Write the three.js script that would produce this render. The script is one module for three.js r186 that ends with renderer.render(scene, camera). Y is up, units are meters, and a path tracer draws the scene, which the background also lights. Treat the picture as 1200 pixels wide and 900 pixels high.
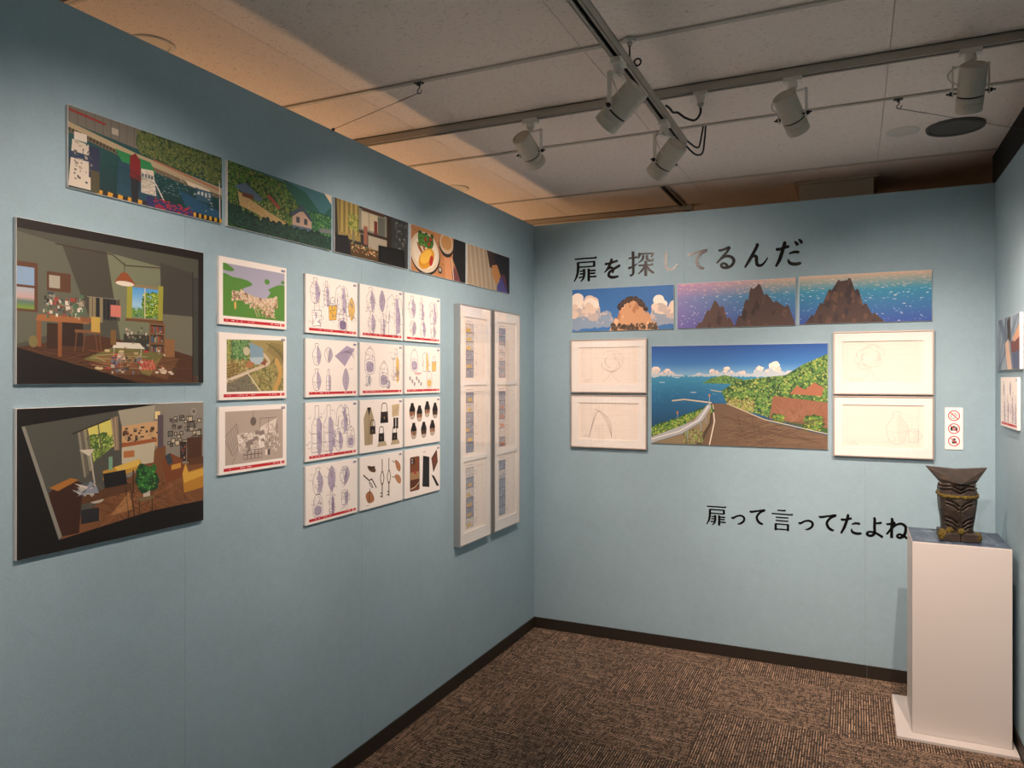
import * as THREE from 'three';
import { RoundedBoxGeometry } from 'three/addons/geometries/RoundedBoxGeometry.js';
import { ConvexGeometry } from 'three/addons/geometries/ConvexGeometry.js';
import { mergeGeometries, mergeVertices, toCreasedNormals } from 'three/addons/utils/BufferGeometryUtils.js';
import { ImprovedNoise } from 'three/addons/math/ImprovedNoise.js';
import { RectAreaLightUniformsLib } from 'three/addons/lights/RectAreaLightUniformsLib.js';

// ---------------------------------------------------------------- camera, exposure, large lights
const W = 1200, H = 900;
const scene = new THREE.Scene();
scene.background = new THREE.Color(0x000000);
const camera = new THREE.PerspectiveCamera(2 * Math.atan(450 / 867.9) * 180 / Math.PI, W / H, 0.05, 40);
camera.position.set(1.751, 1.5, 4.106);
camera.rotation.set(0, 0.433, 0);
camera.setViewOffset(W, H, 0, 7.1, W, H);
const renderer = new THREE.WebGLRenderer({ antialias: true });
renderer.toneMapping = THREE.LinearToneMapping;
renderer.toneMappingExposure = 1.0;
renderer.shadowMap.enabled = true;
RectAreaLightUniformsLib.init();

const LAMP = new THREE.Color().setRGB(1, 0.765, 0.635);        // warm LED spots
const WARM = new THREE.Color().setRGB(1, 0.60, 0.32);        // tungsten glow of the hall outside the booth
const SPOT_ANGLE = 0.76, SPOT_POWER = 5.3;

const WALL_H = 2.416, CEIL = 2.57, RIGHT = 2.351, BOOTH = 4.9;

// ---------------------------------------------------------------- helpers
function rng(seed) { let a = seed >>> 0; return () => { a = (a + 0x6D2B79F5) | 0; let t = Math.imul(a ^ (a >>> 15), 1 | a); t = (t + Math.imul(t ^ (t >>> 7), 61 | t)) ^ t; return ((t ^ (t >>> 14)) >>> 0) / 4294967296; }; }
const perlin = new ImprovedNoise();
const names = {};
function numbered(n) { const k = names[n] = (names[n] ?? -1) + 1; return k ? n + '_' + String(k).padStart(3, '0') : n; }
function thing(name, label, category, [x, y, z] = [0, 0, 0], turn = 0, group) {
  const o = new THREE.Group(); o.name = numbered(name); scene.add(o);
  o.position.set(x, y, z); o.rotation.y = turn; o.userData = { label, category };
  if (group) o.userData.group = group;
  return o;
}
function part(name, g, m, parent, pos) {
  const o = new THREE.Mesh(g, m); o.name = name; o.castShadow = o.receiveShadow = true;
  if (pos) o.position.set(...pos);
  parent.add(o); return o;
}
function struct(name, g, m) { const o = g ? new THREE.Mesh(g, m) : new THREE.Group(); o.name = name; o.castShadow = o.receiveShadow = true; o.userData.kind = 'structure'; scene.add(o); return o; }
function box(w, h, d, x = 0, y = 0, z = 0, r = 0) { const g = r ? new RoundedBoxGeometry(w, h, d, 2, r) : new THREE.BoxGeometry(w, h, d); g.translate(x, y, z); return g; }
function span(x0, x1, y0, y1, z0, z1, r = 0) { return box(x1 - x0, y1 - y0, z1 - z0, (x0 + x1) / 2, (y0 + y1) / 2, (z0 + z1) / 2, r); }
function cyl(r0, r1, h, x = 0, y = 0, z = 0, n = 28) { const g = new THREE.CylinderGeometry(r0, r1, h, n); g.translate(x, y, z); return g; }
function merge(list) { return mergeGeometries(list.map((g) => { const q = g.index ? g.toNonIndexed() : g; for (const k of Object.keys(q.attributes)) if (!['position', 'normal', 'uv'].includes(k)) q.deleteAttribute(k); return q; })); }
function tube(pts, r, n = 40, m = 8) { return new THREE.TubeGeometry(new THREE.CatmullRomCurve3(pts.map((p) => new THREE.Vector3(...p))), n, r, m); }
function metricUV(g, s = 1) {   // box-projected uv in metres
  const p = g.attributes.position, n = g.attributes.normal, uv = new Float32Array(p.count * 2);
  for (let i = 0; i < p.count; i++) {
    const ax = Math.abs(n.getX(i)), ay = Math.abs(n.getY(i)), az = Math.abs(n.getZ(i));
    const [u, v] = ay >= ax && ay >= az ? [p.getX(i), p.getZ(i)] : ax >= az ? [p.getZ(i), p.getY(i)] : [p.getX(i), p.getY(i)];
    uv[2 * i] = u * s; uv[2 * i + 1] = v * s;
  }
  g.setAttribute('uv', new THREE.BufferAttribute(uv, 2)); return g;
}
function canvas(w, h, draw, seed = 1) {
  const c = document.createElement('canvas'); c.width = w; c.height = h;
  const x = c.getContext('2d'); x.lineCap = 'round'; x.lineJoin = 'round';
  draw(x, w, h, rng(seed));
  const t = new THREE.CanvasTexture(c); t.colorSpace = THREE.SRGBColorSpace; t.anisotropy = 8; return t;
}
function dataTex(n, f, srgb) {
  const d = new Uint8Array(n * n * 4);
  for (let y = 0; y < n; y++) for (let x = 0; x < n; x++) { const v = f(x, y), i = (y * n + x) * 4; for (let k = 0; k < 3; k++) d[i + k] = Math.max(0, Math.min(255, v[k])); d[i + 3] = 255; }
  const t = new THREE.DataTexture(d, n, n); t.wrapS = t.wrapT = THREE.RepeatWrapping; t.magFilter = THREE.LinearFilter; t.minFilter = THREE.LinearMipmapLinearFilter; t.generateMipmaps = true;
  if (srgb) t.colorSpace = THREE.SRGBColorSpace; t.needsUpdate = true; return t;
}
const std = (color, roughness = 0.7, extra = {}) => new THREE.MeshStandardMaterial({ color, roughness, ...extra });
const lin = (r, g, b) => new THREE.Color().setRGB(r, g, b);

// ---------------------------------------------------------------- materials
function tileNoise(n, cells, seed) {  // tiling value noise
  const r = rng(seed), grid = Array.from({ length: cells * cells }, r), s = (t) => t * t * (3 - 2 * t);
  return (x, y) => { const u = x / n * cells, v = y / n * cells, i = Math.floor(u), j = Math.floor(v), a = s(u - i), b = s(v - j), g = (p, q) => grid[((q + cells) % cells) * cells + ((p + cells) % cells)];
    return (g(i, j) * (1 - a) + g(i + 1, j) * a) * (1 - b) + (g(i, j + 1) * (1 - a) + g(i + 1, j + 1) * a) * b; };
}
const wallBump = (() => { const a = tileNoise(512, 128, 3), b = tileNoise(512, 256, 4), c = tileNoise(512, 24, 5); return dataTex(512, (x, y) => { const v = 255 * (0.4 * a(x, y) + 0.4 * b(x, y) + 0.2 * c(x, y)); return [v, v, v]; }); })();
wallBump.repeat.set(2, 2);
const wallTone = (() => { const a = tileNoise(512, 6, 13), b = tileNoise(512, 40, 14), c = tileNoise(512, 200, 15); return dataTex(512, (x, y) => { const v = 236 + 8 * a(x, y) + 5 * b(x, y) + 6 * c(x, y); return [v, v, v]; }, true); })();
const M = {
  wall: new THREE.MeshStandardMaterial({ color: lin(0.338, 0.494, 0.574), roughness: 0.82, map: wallTone, bumpMap: wallBump, bumpScale: 0.0005 }),
  wallCore: std(0x9a9a94, 0.9),
  skirting: std(lin(0.022, 0.016, 0.011), 0.55),
  hall: std(lin(0.22, 0.19, 0.16), 0.9),
  hallLight: std(lin(0.55, 0.47, 0.38), 0.9),
  bar: std(lin(0.50, 0.46, 0.41), 0.5),
  track: std(lin(0.44, 0.40, 0.34), 0.5),
  slot: std(lin(0.012, 0.01, 0.009), 0.6),
  lampBody: std(lin(0.56, 0.51, 0.43), 0.48),
  lampWhite: std(lin(0.70, 0.66, 0.60), 0.4),
  black: std(lin(0.01, 0.01, 0.01), 0.6),
  blackCloth: std(lin(0.006, 0.005, 0.004), 1),
  wire: std(lin(0.06, 0.055, 0.05), 0.45, { metalness: 0.7 }),
  zinc: std(lin(0.45, 0.43, 0.40), 0.4, { metalness: 0.8 }),
  cream: std(lin(0.66, 0.62, 0.55), 0.6),
  mesh: std(lin(0.10, 0.10, 0.095), 0.8),
  foam: std(lin(0.80, 0.78, 0.75), 0.7),
  foamDark: std(lin(0.035, 0.035, 0.035), 0.7),
  mat: std(lin(0.86, 0.83, 0.79), 0.9),
  paper: std(lin(0.84, 0.80, 0.74), 0.9),
  frame: std(lin(0.55, 0.54, 0.53), 0.38, { metalness: 0.75 }),
  frameWood: std(lin(0.50, 0.43, 0.38), 0.42, { metalness: 0.55 }),
  glass: new THREE.MeshPhysicalMaterial({ color: 0xffffff, roughness: 0.03, transmission: 1, thickness: 0, ior: 1.45 }),
  plinth: std(lin(0.66, 0.62, 0.59), 0.62),
  vinyl: new THREE.MeshPhysicalMaterial({ color: lin(0.005, 0.005, 0.005), roughness: 0.27, specularIntensity: 0.45 }),
  lens: std(lin(0.8, 0.75, 0.65), 0.4, { emissive: LAMP, emissiveIntensity: 3 }),
};
// carpet tile: woven slubs running one way
const carpetMaps = (() => {
  const n = 768, r = rng(71), c = new Float32Array(n * n), h = new Float32Array(n * n);
  for (let i = 0; i < n * n; i++) { c[i] = 0.27 + 0.16 * r(); h[i] = 0.2 + 0.15 * r(); }
  const streak = (x, y, len, wid, tone, hi, along) => { for (let a = 0; a < len; a++) { const fade = Math.min(1, Math.min(a, len - a) / 4), jit = tone * (0.75 + 0.5 * r()); for (let b = 0; b < wid; b++) { const px = along ? x + b : x + a, py = along ? y + a : y + b, k = ((py % n + n) % n) * n + ((px % n + n) % n); c[k] = c[k] * (1 - fade) + jit * fade; h[k] = h[k] * (1 - fade) + hi * fade; } } };
  for (let x = 0; x < n; x += 16) {                       // long light ribs, broken
    let y = Math.floor(r() * 60); while (y < n) { const len = 40 + Math.floor(r() * 190); streak(x + Math.floor(r() * 3), y, len, 5 + Math.floor(r() * 3), 0.56 + 0.30 * r(), 0.95, true); y += len + 5 + Math.floor(r() * 40); }
    streak(x + 10, 0, n, 4, 0.12, 0.0, true);
  }
  for (let i = 0; i < 900; i++) streak(Math.floor(r() * n), Math.floor(r() * n), 14 + Math.floor(r() * 46), 3 + Math.floor(r() * 2), 0.34 + 0.3 * r(), 0.7, false);
  for (let i = 0; i < 900; i++) streak(Math.floor(r() * n), Math.floor(r() * n), 10 + Math.floor(r() * 40), 3, 0.10, 0.05, false);
  return { map: dataTex(n, (x, y) => { const v = c[y * n + x]; return [v * 268, v * 222, v * 184]; }, true), bump: dataTex(n, (x, y) => { const v = 255 * h[y * n + x]; return [v, v, v]; }) };
})();
M.carpet = new THREE.MeshStandardMaterial({ map: carpetMaps.map, bumpMap: carpetMaps.bump, bumpScale: 0.003, roughness: 1 });
// mineral-fibre ceiling board
const ceilMap = canvas(1024, 1024, (x, w, h, r) => {
  x.fillStyle = '#f0e3da'; x.fillRect(0, 0, w, h);
  for (let i = 0; i < 2600; i++) { const px = r() * w, py = r() * h, l = 2 + r() * 11; x.strokeStyle = r() < 0.35 ? 'rgba(120,108,98,.55)' : 'rgba(165,152,140,.5)'; x.lineWidth = 0.8 + r() * 1.3; x.beginPath(); x.moveTo(px, py); x.quadraticCurveTo(px + l * 0.5, py + (r() - 0.5) * 5, px + l, py + (r() - 0.5) * 4); x.stroke(); }
  for (let i = 0; i < 7; i++) { x.fillStyle = 'rgba(70,50,36,.75)'; x.beginPath(); x.arc(r() * w, r() * h, 1.2 + r() * 1.5, 0, 7); x.fill(); }
}, 5);
ceilMap.wrapS = ceilMap.wrapT = THREE.RepeatWrapping;
M.ceiling = new THREE.MeshStandardMaterial({ map: ceilMap, roughness: 0.95 });

// ---------------------------------------------------------------- the setting
// floor: slab and carpet tiles laid quarter-turn
const floor = struct('floor', span(-3, 4.2, -0.12, -0.006, -2.6, 7), M.hall);
{
  const X = [0, 0.15, 0.65, 1.15, 1.65, 2.15, RIGHT], Z = [0]; for (let z = 0.21; z < BOOTH; z += 0.5) Z.push(z); Z.push(BOOTH);
  for (let i = 0; i + 1 < X.length; i++) for (let j = 0; j + 1 < Z.length; j++) {
    const w = X[i + 1] - X[i], d = Z[j + 1] - Z[j], g = new RoundedBoxGeometry(w - 0.0008, 0.006, d - 0.0008, 1, 0.0012);
    g.translate((X[i] + X[i + 1]) / 2, -0.003, (Z[j] + Z[j + 1]) / 2);
    metricUV(g, 2);
    if ((i + j) % 2 === 0) { const uv = g.attributes.uv; for (let k = 0; k < uv.count; k++) uv.setXY(k, uv.getY(k) + 0.37, uv.getX(k) + 0.1 * i); }
    part('carpet_tile', g, M.carpet, floor);
  }
}
// booth walls of papered panels
function wall(name, seams, along, place) {
  const g = struct(name);
  const L0 = seams[0], L1 = seams[seams.length - 1];
  part('wall_core', place(L0, L1, 0, WALL_H - 0.001, -0.05, -0.010), M.wallCore, g);
  for (let i = 0; i + 1 < seams.length; i++) part('wall_panel', metricUV(place(seams[i] + 0.00015, seams[i + 1] - 0.00015, 0.001, WALL_H, -0.010, 0, 0.0005)), M.wall, g);
  return g;
}
wall('wall_left', [-0.05, 0.85, 1.722, 2.564, 3.46, 4.2, BOOTH], 'z', (a, b, y0, y1, d0, d1, r) => span(d0, d1, y0, y1, a, b, r));
wall('wall_back', [0, 0.9, 1.8, RIGHT + 0.05], 'x', (a, b, y0, y1, d0, d1, r) => span(a, b, y0, y1, d0, d1, r));
wall('wall_right', [0, 0.9, 1.8, 2.7, 3.6, 4.2, BOOTH], 'z', (a, b, y0, y1, d0, d1, r) => span(RIGHT - d1, RIGHT - d0, y0, y1, a, b, r));
const bl = struct('baseboard_left'); part('skirting_strip', span(0, 0.006, 0, 0.064, 0, 1.811, 0.0015), M.skirting, bl); part('skirting_strip', span(0, 0.006, 0, 0.064, 1.8125, BOOTH, 0.0015), M.skirting, bl);
const bb = struct('baseboard_back'); part('skirting_strip', span(0.006, 1.8075, 0, 0.064, 0, 0.006, 0.0015), M.skirting, bb); part('skirting_strip', span(1.809, RIGHT - 0.006, 0, 0.064, 0, 0.006, 0.0015), M.skirting, bb);
const br = struct('baseboard_right'); part('skirting_strip', span(RIGHT - 0.006, RIGHT, 0, 0.064, 0, 1.8, 0.0015), M.skirting, br); part('skirting_strip', span(RIGHT - 0.006, RIGHT, 0, 0.064, 1.801, BOOTH, 0.0015), M.skirting, br);
// hall around the booth
struct('wall_outer_left', span(-3.1, -3, -0.12, 2.9, -2.7, 7.1), M.hallLight);
struct('wall_outer_right', span(4.2, 4.3, -0.12, 2.9, -2.7, 7.1), M.hall);
struct('wall_outer_back', span(-3, 4.2, -0.12, 2.9, -2.7, -2.6), M.hall);
struct('wall_outer_front', span(-3, 4.2, -0.12, 2.9, 7, 7.1), M.hallLight);
// ceiling: slab, boards and T-bars
const ceiling = struct('ceiling', span(-3, 4.2, CEIL + 0.012, 2.75, -2.6, 7), M.cream);
{
  const X = [-3, -1.776, -0.868, 0.04, 0.948, 1.856, 2.764, 4.2], Z = [-2.6, -1.775, -0.875, 0.025, 0.925, 1.825, 2.725, 3.625, 4.525, 5.425, 6.325, 7];
  for (let i = 0; i + 1 < X.length; i++) for (let j = 0; j + 1 < Z.length; j++) part('ceiling_board', metricUV(span(X[i] + 0.0007, X[i + 1] - 0.0007, CEIL, CEIL + 0.012, Z[j] + 0.001, Z[j + 1] - 0.001, 0.0012), 1.1), M.ceiling, ceiling);
  for (const z of Z.slice(1, -1)) part('ceiling_bar', merge([span(-3, 4.2, CEIL - 0.004, CEIL + 0.002, z - 0.013, z - 0.003), span(-3, 4.2, CEIL - 0.007, CEIL + 0.002, z + 0.003, z + 0.012)]), M.bar, ceiling);
}
const closure = struct('trim_1', span(2.357, 2.395, WALL_H, CEIL - 0.001, -0.12, BOOTH), M.blackCloth);

// ---------------------------------------------------------------- lighting tracks and spotlights
function trackBar(name, label, len, along, pos, slots = true) {
  const t = thing(name, label, 'lighting track', pos, along === 'z' ? -Math.PI / 2 : 0);
  const w = 0.036, h = 0.03;
  part('rail', merge([box(len, 0.004, w, 0, -0.002, 0), box(len, h, 0.004, 0, -h / 2, -w / 2 + 0.002), box(len, h, 0.004, 0, -h / 2, w / 2 - 0.002), box(len, 0.003, 0.010, 0, -h + 0.0015, -w / 2 + 0.006), box(len, 0.003, 0.010, 0, -h + 0.0015, w / 2 - 0.006)]), M.track, t);
  part('conductor_slot', box(len - 0.01, 0.004, w - 0.009, 0, -0.012, 0), M.slot, t);
  for (const s of [-1, 1]) part('end_cap', box(0.006, h + 0.002, w + 0.002, s * (len / 2 + 0.002), -h / 2, 0, 0.0012), M.lampBody, t);
  return t;
}
trackBar('lighting_track', 'long beige track fixed across the ceiling above the booth', 3.0, 'x', [0.85, CEIL, 1.37]);
const hung = trackBar('lighting_track', 'beige track hung on a rod, crossing under the ceiling track', 3.5, 'z', [1.109, 2.483, 2.80]);
trackBar('lighting_track', 'orange-lit track on the ceiling behind the far left corner', 2.6, 'x', [-0.46, CEIL, -0.515]);
{
  const t = thing('recessed_track', 'short dark-slotted track seen over top of the far wall', 'lighting track', [0.785, CEIL, -0.5]);
  for (const k of [-1, 1]) part('lip', box(0.008, 0.009, 1.03, k * 0.017, -0.0045, 0), M.track, t);
  part('conductor_slot', box(0.026, 0.002, 1.03, 0, -0.001, 0), M.slot, t);
}
{
  const t = thing('suspension_rod', 'thin metal rod holding the hung track below the ceiling', 'rod', [1.109, CEIL - 0.007, 1.835]);
  part('flange', merge([cyl(0.021, 0.017, 0.006, 0, -0.003, 0), cyl(0.008, 0.007, 0.014, 0, -0.012, 0)]), M.zinc, t);
  part('rod', cyl(0.0028, 0.0028, 0.076, 0, -0.04, 0, 12), M.wire, t);
  part('clamp', merge([box(0.042, 0.004, 0.02, 0, -0.079, 0, 0.001), new THREE.TorusGeometry(0.011, 0.0028, 8, 24).translate(0.024, -0.072, -0.004)]), M.black, t);
}
const lampGeo = (() => {
  const R = 0.039, V = (r, z) => new THREE.Vector2(r, z);
  const turn = (g) => g.rotateX(Math.PI / 2);             // lathe axis y -> z
  return {
    body: turn(new THREE.LatheGeometry([V(0, -0.084), V(0.026, -0.084), V(0.0265, -0.0815), V(0.028, -0.0815), V(0.0285, -0.085), V(R - 0.004, -0.085), V(R - 0.001, -0.0835), V(R, -0.080), V(R, 0.0065), V(R - 0.004, 0.0065), V(R - 0.004, 0.0125), V(R, 0.0125), V(R, 0.028), V(R - 0.003, 0.029), V(R - 0.003, 0.032), V(R - 0.0005, 0.033), V(R - 0.0005, 0.058), V(R - 0.002, 0.060), V(R - 0.005, 0.060), V(R - 0.006, 0.036)], 48)),
    slot: turn(new THREE.CylinderGeometry(R - 0.0030, R - 0.0030, 0.0058, 40, 1, true).translate(0, 0.0095, 0)),
    lens: turn(new THREE.CylinderGeometry(R - 0.007, R - 0.007, 0.004, 32).translate(0, 0.036, 0)),
    yoke: (h) => merge([box(0.104, 0.004, 0.016, 0, -0.052, 0, 0.001), box(0.004, h - 0.036, 0.015, -0.05, -0.05 - (h - 0.04) / 2, 0, 0.001), box(0.004, h - 0.036, 0.015, 0.05, -0.05 - (h - 0.04) / 2, 0, 0.001)]),
    knob: merge([new THREE.CylinderGeometry(0.0065, 0.0065, 0.012, 16).rotateZ(Math.PI / 2), new THREE.CylinderGeometry(0.003, 0.003, 0.030, 12).rotateZ(Math.PI / 2)]),
    adapter: merge([box(0.034, 0.018, 0.062, 0, -0.008, 0, 0.003), cyl(0.015, 0.017, 0.022, 0, -0.026, 0), cyl(0.011, 0.011, 0.016, 0, -0.044, 0)]),
  };
})();
function spot(label, [x, y, z], d, h, power = 1, angle = SPOT_ANGLE) {
  const D = new THREE.Vector3(...d).normalize(), pan = Math.atan2(D.x, D.z), tilt = Math.asin(-D.y);
  const t = thing('track_spotlight', label, 'spotlight', [x, y, z], pan);
  const ad = part('adapter', lampGeo.adapter, M.lampWhite, t);
  if (Math.abs(x - 1.109) > 0.01) ad.rotation.y = Math.PI / 2 - pan; else ad.rotation.y = -pan;
  part('yoke', lampGeo.yoke(h), M.lampWhite, t); for (const k of [-1, 1]) part('knob', lampGeo.knob, M.black, t, [k * 0.053, -h, 0]);
  const b = part('body', lampGeo.body, M.lampBody, t, [0, -h, 0]); b.rotation.x = tilt;
  part('vent_slot', lampGeo.slot, M.slot, b); part('lens', lampGeo.lens, M.lens, b);
  part('cord', tube([[0.012, -0.048, -0.006], [0.045, -0.058, -0.012], [0.066, -0.08, -0.02], [0.062, -0.10, -0.026], [0.036, -h + 0.012, -0.03]], 0.0022, 30, 6), M.lampWhite, t);
  const L = new THREE.SpotLight(LAMP, SPOT_POWER * power, 0, angle, 1, 2);
  L.position.set(x, y - h, z).addScaledVector(D, 0.062); L.target.position.copy(L.position).add(D);
  L.castShadow = true; L.shadow.radius = 0.6; L.shadow.mapSize.set(2048, 2048); L.shadow.camera.near = 0.02; L.name = 'spot_beam'; scene.add(L, L.target); L.target.name = 'spot_target';
}
const TB = CEIL - 0.03, HB = 2.453;
spot('beige spotlight nearest the far left corner, first on ceiling track', [0.569, TB, 1.37], [0.150, -0.56, -0.82], 0.135, 1.1);
spot('beige spotlight on ceiling track between cable feed and the rightmost lamp', [1.557, TB, 1.37], [0.30, -0.68, -0.67], 0.135, 1.1);
spot('beige spotlight at the right end, almost straight down above the pedestal', [2.085, TB, 1.37], [-0.03, -0.82, -0.57], 0.135, 1.5);
spot('larger-looking beige spotlight near the rod on the hung track', [1.109, HB, 1.957], [-0.77, -0.60, -0.203], 0.15);
spot('lowest beige spotlight, at the end of the hung track', [1.109, HB, 1.367], [-0.70, -0.58, -0.42], 0.15);
spot('beige spotlight on the hung track just out of view', [1.109, HB, 2.98], [-0.76, -0.64, -0.12], 0.15, 0.95);
spot('beige spotlight on the hung track above the camera', [1.109, HB, 4.0], [-0.76, -0.62, -0.05], 0.15, 0.8);
spot('beige spotlight on the hung track turned to the right wall', [1.109, HB, 3.4], [0.80, -0.46, -0.42], 0.15, 1.5);
spot('beige spotlight on the hung track turned to the near right wall', [1.109, HB, 4.3], [0.86, -0.42, -0.1], 0.15, 1.6);
trackBar('lighting_track', 'beige ceiling track overhead, behind the view', 2.3, 'x', [1.17, CEIL, 3.17]);
spot('beige spotlight overhead aimed at the pedestal', [1.80, TB, 3.17], [0.06, -0.56, -0.82], 0.135, 1.15, 0.46);
spot('beige spotlight overhead aimed at the coast poster', [0.75, TB, 3.17], [0.16, -0.56, -0.82], 0.135, 2.2, 0.46);
{ // feed and black cable
  const f = thing('track_feed', 'beige power feed in ceiling track with black cable hanging', 'power feed', [1.243, TB, 1.37]);
  part('adapter', merge([box(0.05, 0.016, 0.034, 0, -0.006, 0, 0.003), cyl(0.015, 0.013, 0.02, 0, -0.024, 0), cyl(0.010, 0.010, 0.01, 0, -0.038, 0)]), M.lampWhite, f);
  part('gland', merge([cyl(0.0125, 0.0125, 0.006, 0, -0.044, 0), cyl(0.0085, 0.006, 0.012, 0, -0.052, 0)]), M.zinc, f);
  part('cable', tube([[0, -0.05, 0], [-0.002, -0.078, 0], [-0.02, -0.098, 0.0], [-0.055, -0.085, 0], [-0.080, -0.066, 0.01], [-0.092, -0.072, 0.04], [-0.098, -0.066, 0.07], [-0.106, -0.062, 0.09]], 0.0042, 60, 8), M.black, f);
  const c = thing('power_cable', 'black cable looping from a ceiling bar to the hung track end', 'cable', [1.17, CEIL - 0.007, 0.925]);
  part('cable_strand', tube([[0.002, 0.006, 0], [-0.004, -0.04, 0.01], [-0.012, -0.094, 0.03], [-0.022, -0.098, 0.05], [-0.05, -0.082, 0.112], [-0.061, -0.078, 0.125]], 0.0038, 50, 8), M.black, c);
  part('cable_strand', tube([[0.012, 0.006, 0], [0.008, -0.06, 0.008], [0.002, -0.122, 0.03], [-0.016, -0.134, 0.06], [-0.045, -0.11, 0.1], [-0.058, -0.09, 0.122]], 0.0038, 50, 8), M.black, c);
}
function hookWire(label, [x, y, z], end, drop) {
  const t = thing('ceiling_hook', label, 'hook', [x, y, z]);
  part('clip', merge([box(0.032, 0.006, 0.022, 0, -0.003, 0, 0.001), box(0.010, 0.010, 0.012, 0, -0.009, 0, 0.001)]), M.wire, t);
  part('hook', tube([[0, -0.01, 0], [0.003, -0.02, 0], [-0.004, -0.028, 0], [-0.006, -drop + 0.008, 0], [0, -drop, 0], [0.009, -drop + 0.003, 0], [0.012, -drop + 0.012, 0]], 0.0019, 40, 6), M.wire, t);
  const e = [end[0] - x, end[1] - y, end[2] - z], s = [-0.002, -drop + 0.002, 0], P = (k, o = 0) => s.map((v, i) => v + (e[i] - v) * k + (i === 1 ? o : 0)), tw = [];
  for (let k = 0; k <= 14; k++) tw.push(P(k * 0.016, 0.0016 * (k % 2 ? 1 : -1)));
  part('wire', merge([tube([s, P(0.5), e], 0.0010, 12, 5), tube(tw, 0.0010, 60, 5), new THREE.SphereGeometry(0.006, 10, 8).translate(...e)]), M.wire, t);
}
hookWire('wire hook on ceiling bar tying the left partition top', [0.327, CEIL - 0.004, 1.825], [0.004, WALL_H + 0.002, 1.90], 0.042);
hookWire('wire hook at right of ceiling, its twisted wire running to the right wall', [1.903, CEIL - 0.004, 0.925], [RIGHT - 0.004, WALL_H + 0.002, 0.80], 0.04);

// round ceiling fittings
{
  const s = thing('ceiling_speaker', 'large dark grey round speaker grille in the ceiling at right', 'speaker', [2.140, CEIL, 0.462]);
  const prof = [[0.094, 0], [0.094, -0.010], [0.100, -0.014], [0.108, -0.013], [0.111, -0.006], [0.111, 0]].map((p) => new THREE.Vector2(...p));
  part('rim', new THREE.LatheGeometry(prof, 56), M.mesh, s);
  part('grille', new THREE.LatheGeometry([[0, -0.011], [0.06, -0.0105], [0.095, -0.008]].map((p) => new THREE.Vector2(...p)), 56), M.mesh, s);
  const d = thing('ceiling_plate', 'small pale round cover plate beside the dark speaker', 'cover plate', [1.942, CEIL, 0.478]);
  part('plate', new THREE.LatheGeometry([[0, -0.008], [0.042, -0.008], [0.060, -0.005], [0.066, 0]].map((p) => new THREE.Vector2(...p)), 48), M.cream, d);
  part('boss', new THREE.LatheGeometry([[0, -0.012], [0.02, -0.0115], [0.034, -0.008]].map((p) => new THREE.Vector2(...p)), 40), M.cream, d);
  for (const [x, z, lab] of [[-0.295, 2.435, 'round beige downlight peeking over the left wall at top left'], [-0.285, 0.45, 'round beige downlight peeking over the left wall near far corner']]) {
    const t = thing('downlight', lab, 'downlight', [x, CEIL, z]);
    part('trim_ring', new THREE.LatheGeometry([[0.050, 0.004], [0.052, -0.003], [0.058, -0.006], [0.070, -0.005], [0.073, 0]].map((p) => new THREE.Vector2(...p)), 48), M.cream, t);
    part('baffle', new THREE.LatheGeometry([[0.0, -0.001], [0.04, -0.001], [0.052, -0.002]].map((p) => new THREE.Vector2(...p)), 40), M.cream, t);
  }
  const b = thing('duct_box', 'brown boxy duct on the dark ceiling behind the far wall', 'duct', [1.66, CEIL, -0.42]);
  part('casing', box(0.37, 0.16, 0.36, 0, -0.08, 0, 0.004), M.hallLight, b); part('flange', box(0.42, 0.012, 0.41, 0, -0.008, 0, 0.003), M.hallLight, b);
}
// warm light trough in the hall behind the left wall
{
  const t = thing('uplight_trough', 'warm glowing uplight trough hidden behind the left wall', 'lamp', [-1.25, 1.5, 0.5]);
  part('housing', merge([box(0.30, 0.01, 4.2, 0, -0.045, 0), box(0.01, 0.06, 4.2, -0.15, -0.02, 0), box(0.01, 0.06, 4.2, 0.15, -0.02, 0), box(0.2, 1.44, 0.12, 0, -0.77, -1.2), box(0.2, 1.44, 0.12, 0, -0.77, 1.2)]), M.hall, t);
  part('glowing_lamp', box(0.26, 0.01, 4.1, 0, -0.02, 0), std(0xffffff, 0.8, { emissive: WARM, emissiveIntensity: 1.2 }), t);
  const L = new THREE.RectAreaLight(WARM, 8.5, 0.26, 4.1); L.position.set(-1.25, 1.495, 0.5); L.lookAt(-1.25, 3, 0.5); L.name = 'trough_glow'; scene.add(L);
}

// ---------------------------------------------------------------- printed pictures (flat prints, drawn here)
const poly = (x, pts, fill) => { x.fillStyle = fill; x.beginPath(); pts.forEach(([a, b], i) => (i ? x.lineTo(a, b) : x.moveTo(a, b))); x.closePath(); x.fill(); };
const line = (x, pts, col, w) => { x.strokeStyle = col; x.lineWidth = w; x.beginPath(); pts.forEach(([a, b], i) => (i ? x.lineTo(a, b) : x.moveTo(a, b))); x.stroke(); };
const rect = (x, a, b, w, h, f) => { x.fillStyle = f; x.fillRect(a, b, w, h); };
const disc = (x, a, b, rx, ry, f, t = 0) => { x.fillStyle = f; x.beginPath(); x.ellipse(a, b, rx, ry, t, 0, 7); x.fill(); };
const grad = (x, y0, y1, stops) => { const g = x.createLinearGradient(0, y0, 0, y1); stops.forEach(([k, c]) => g.addColorStop(k, c)); return g; };
const pick = (r, a) => a[Math.floor(r() * a.length)];
function clip(x, pts, f) { x.save(); x.beginPath(); pts.forEach(([a, b], i) => (i ? x.lineTo(a, b) : x.moveTo(a, b))); x.closePath(); x.clip(); f(); x.restore(); }
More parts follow.
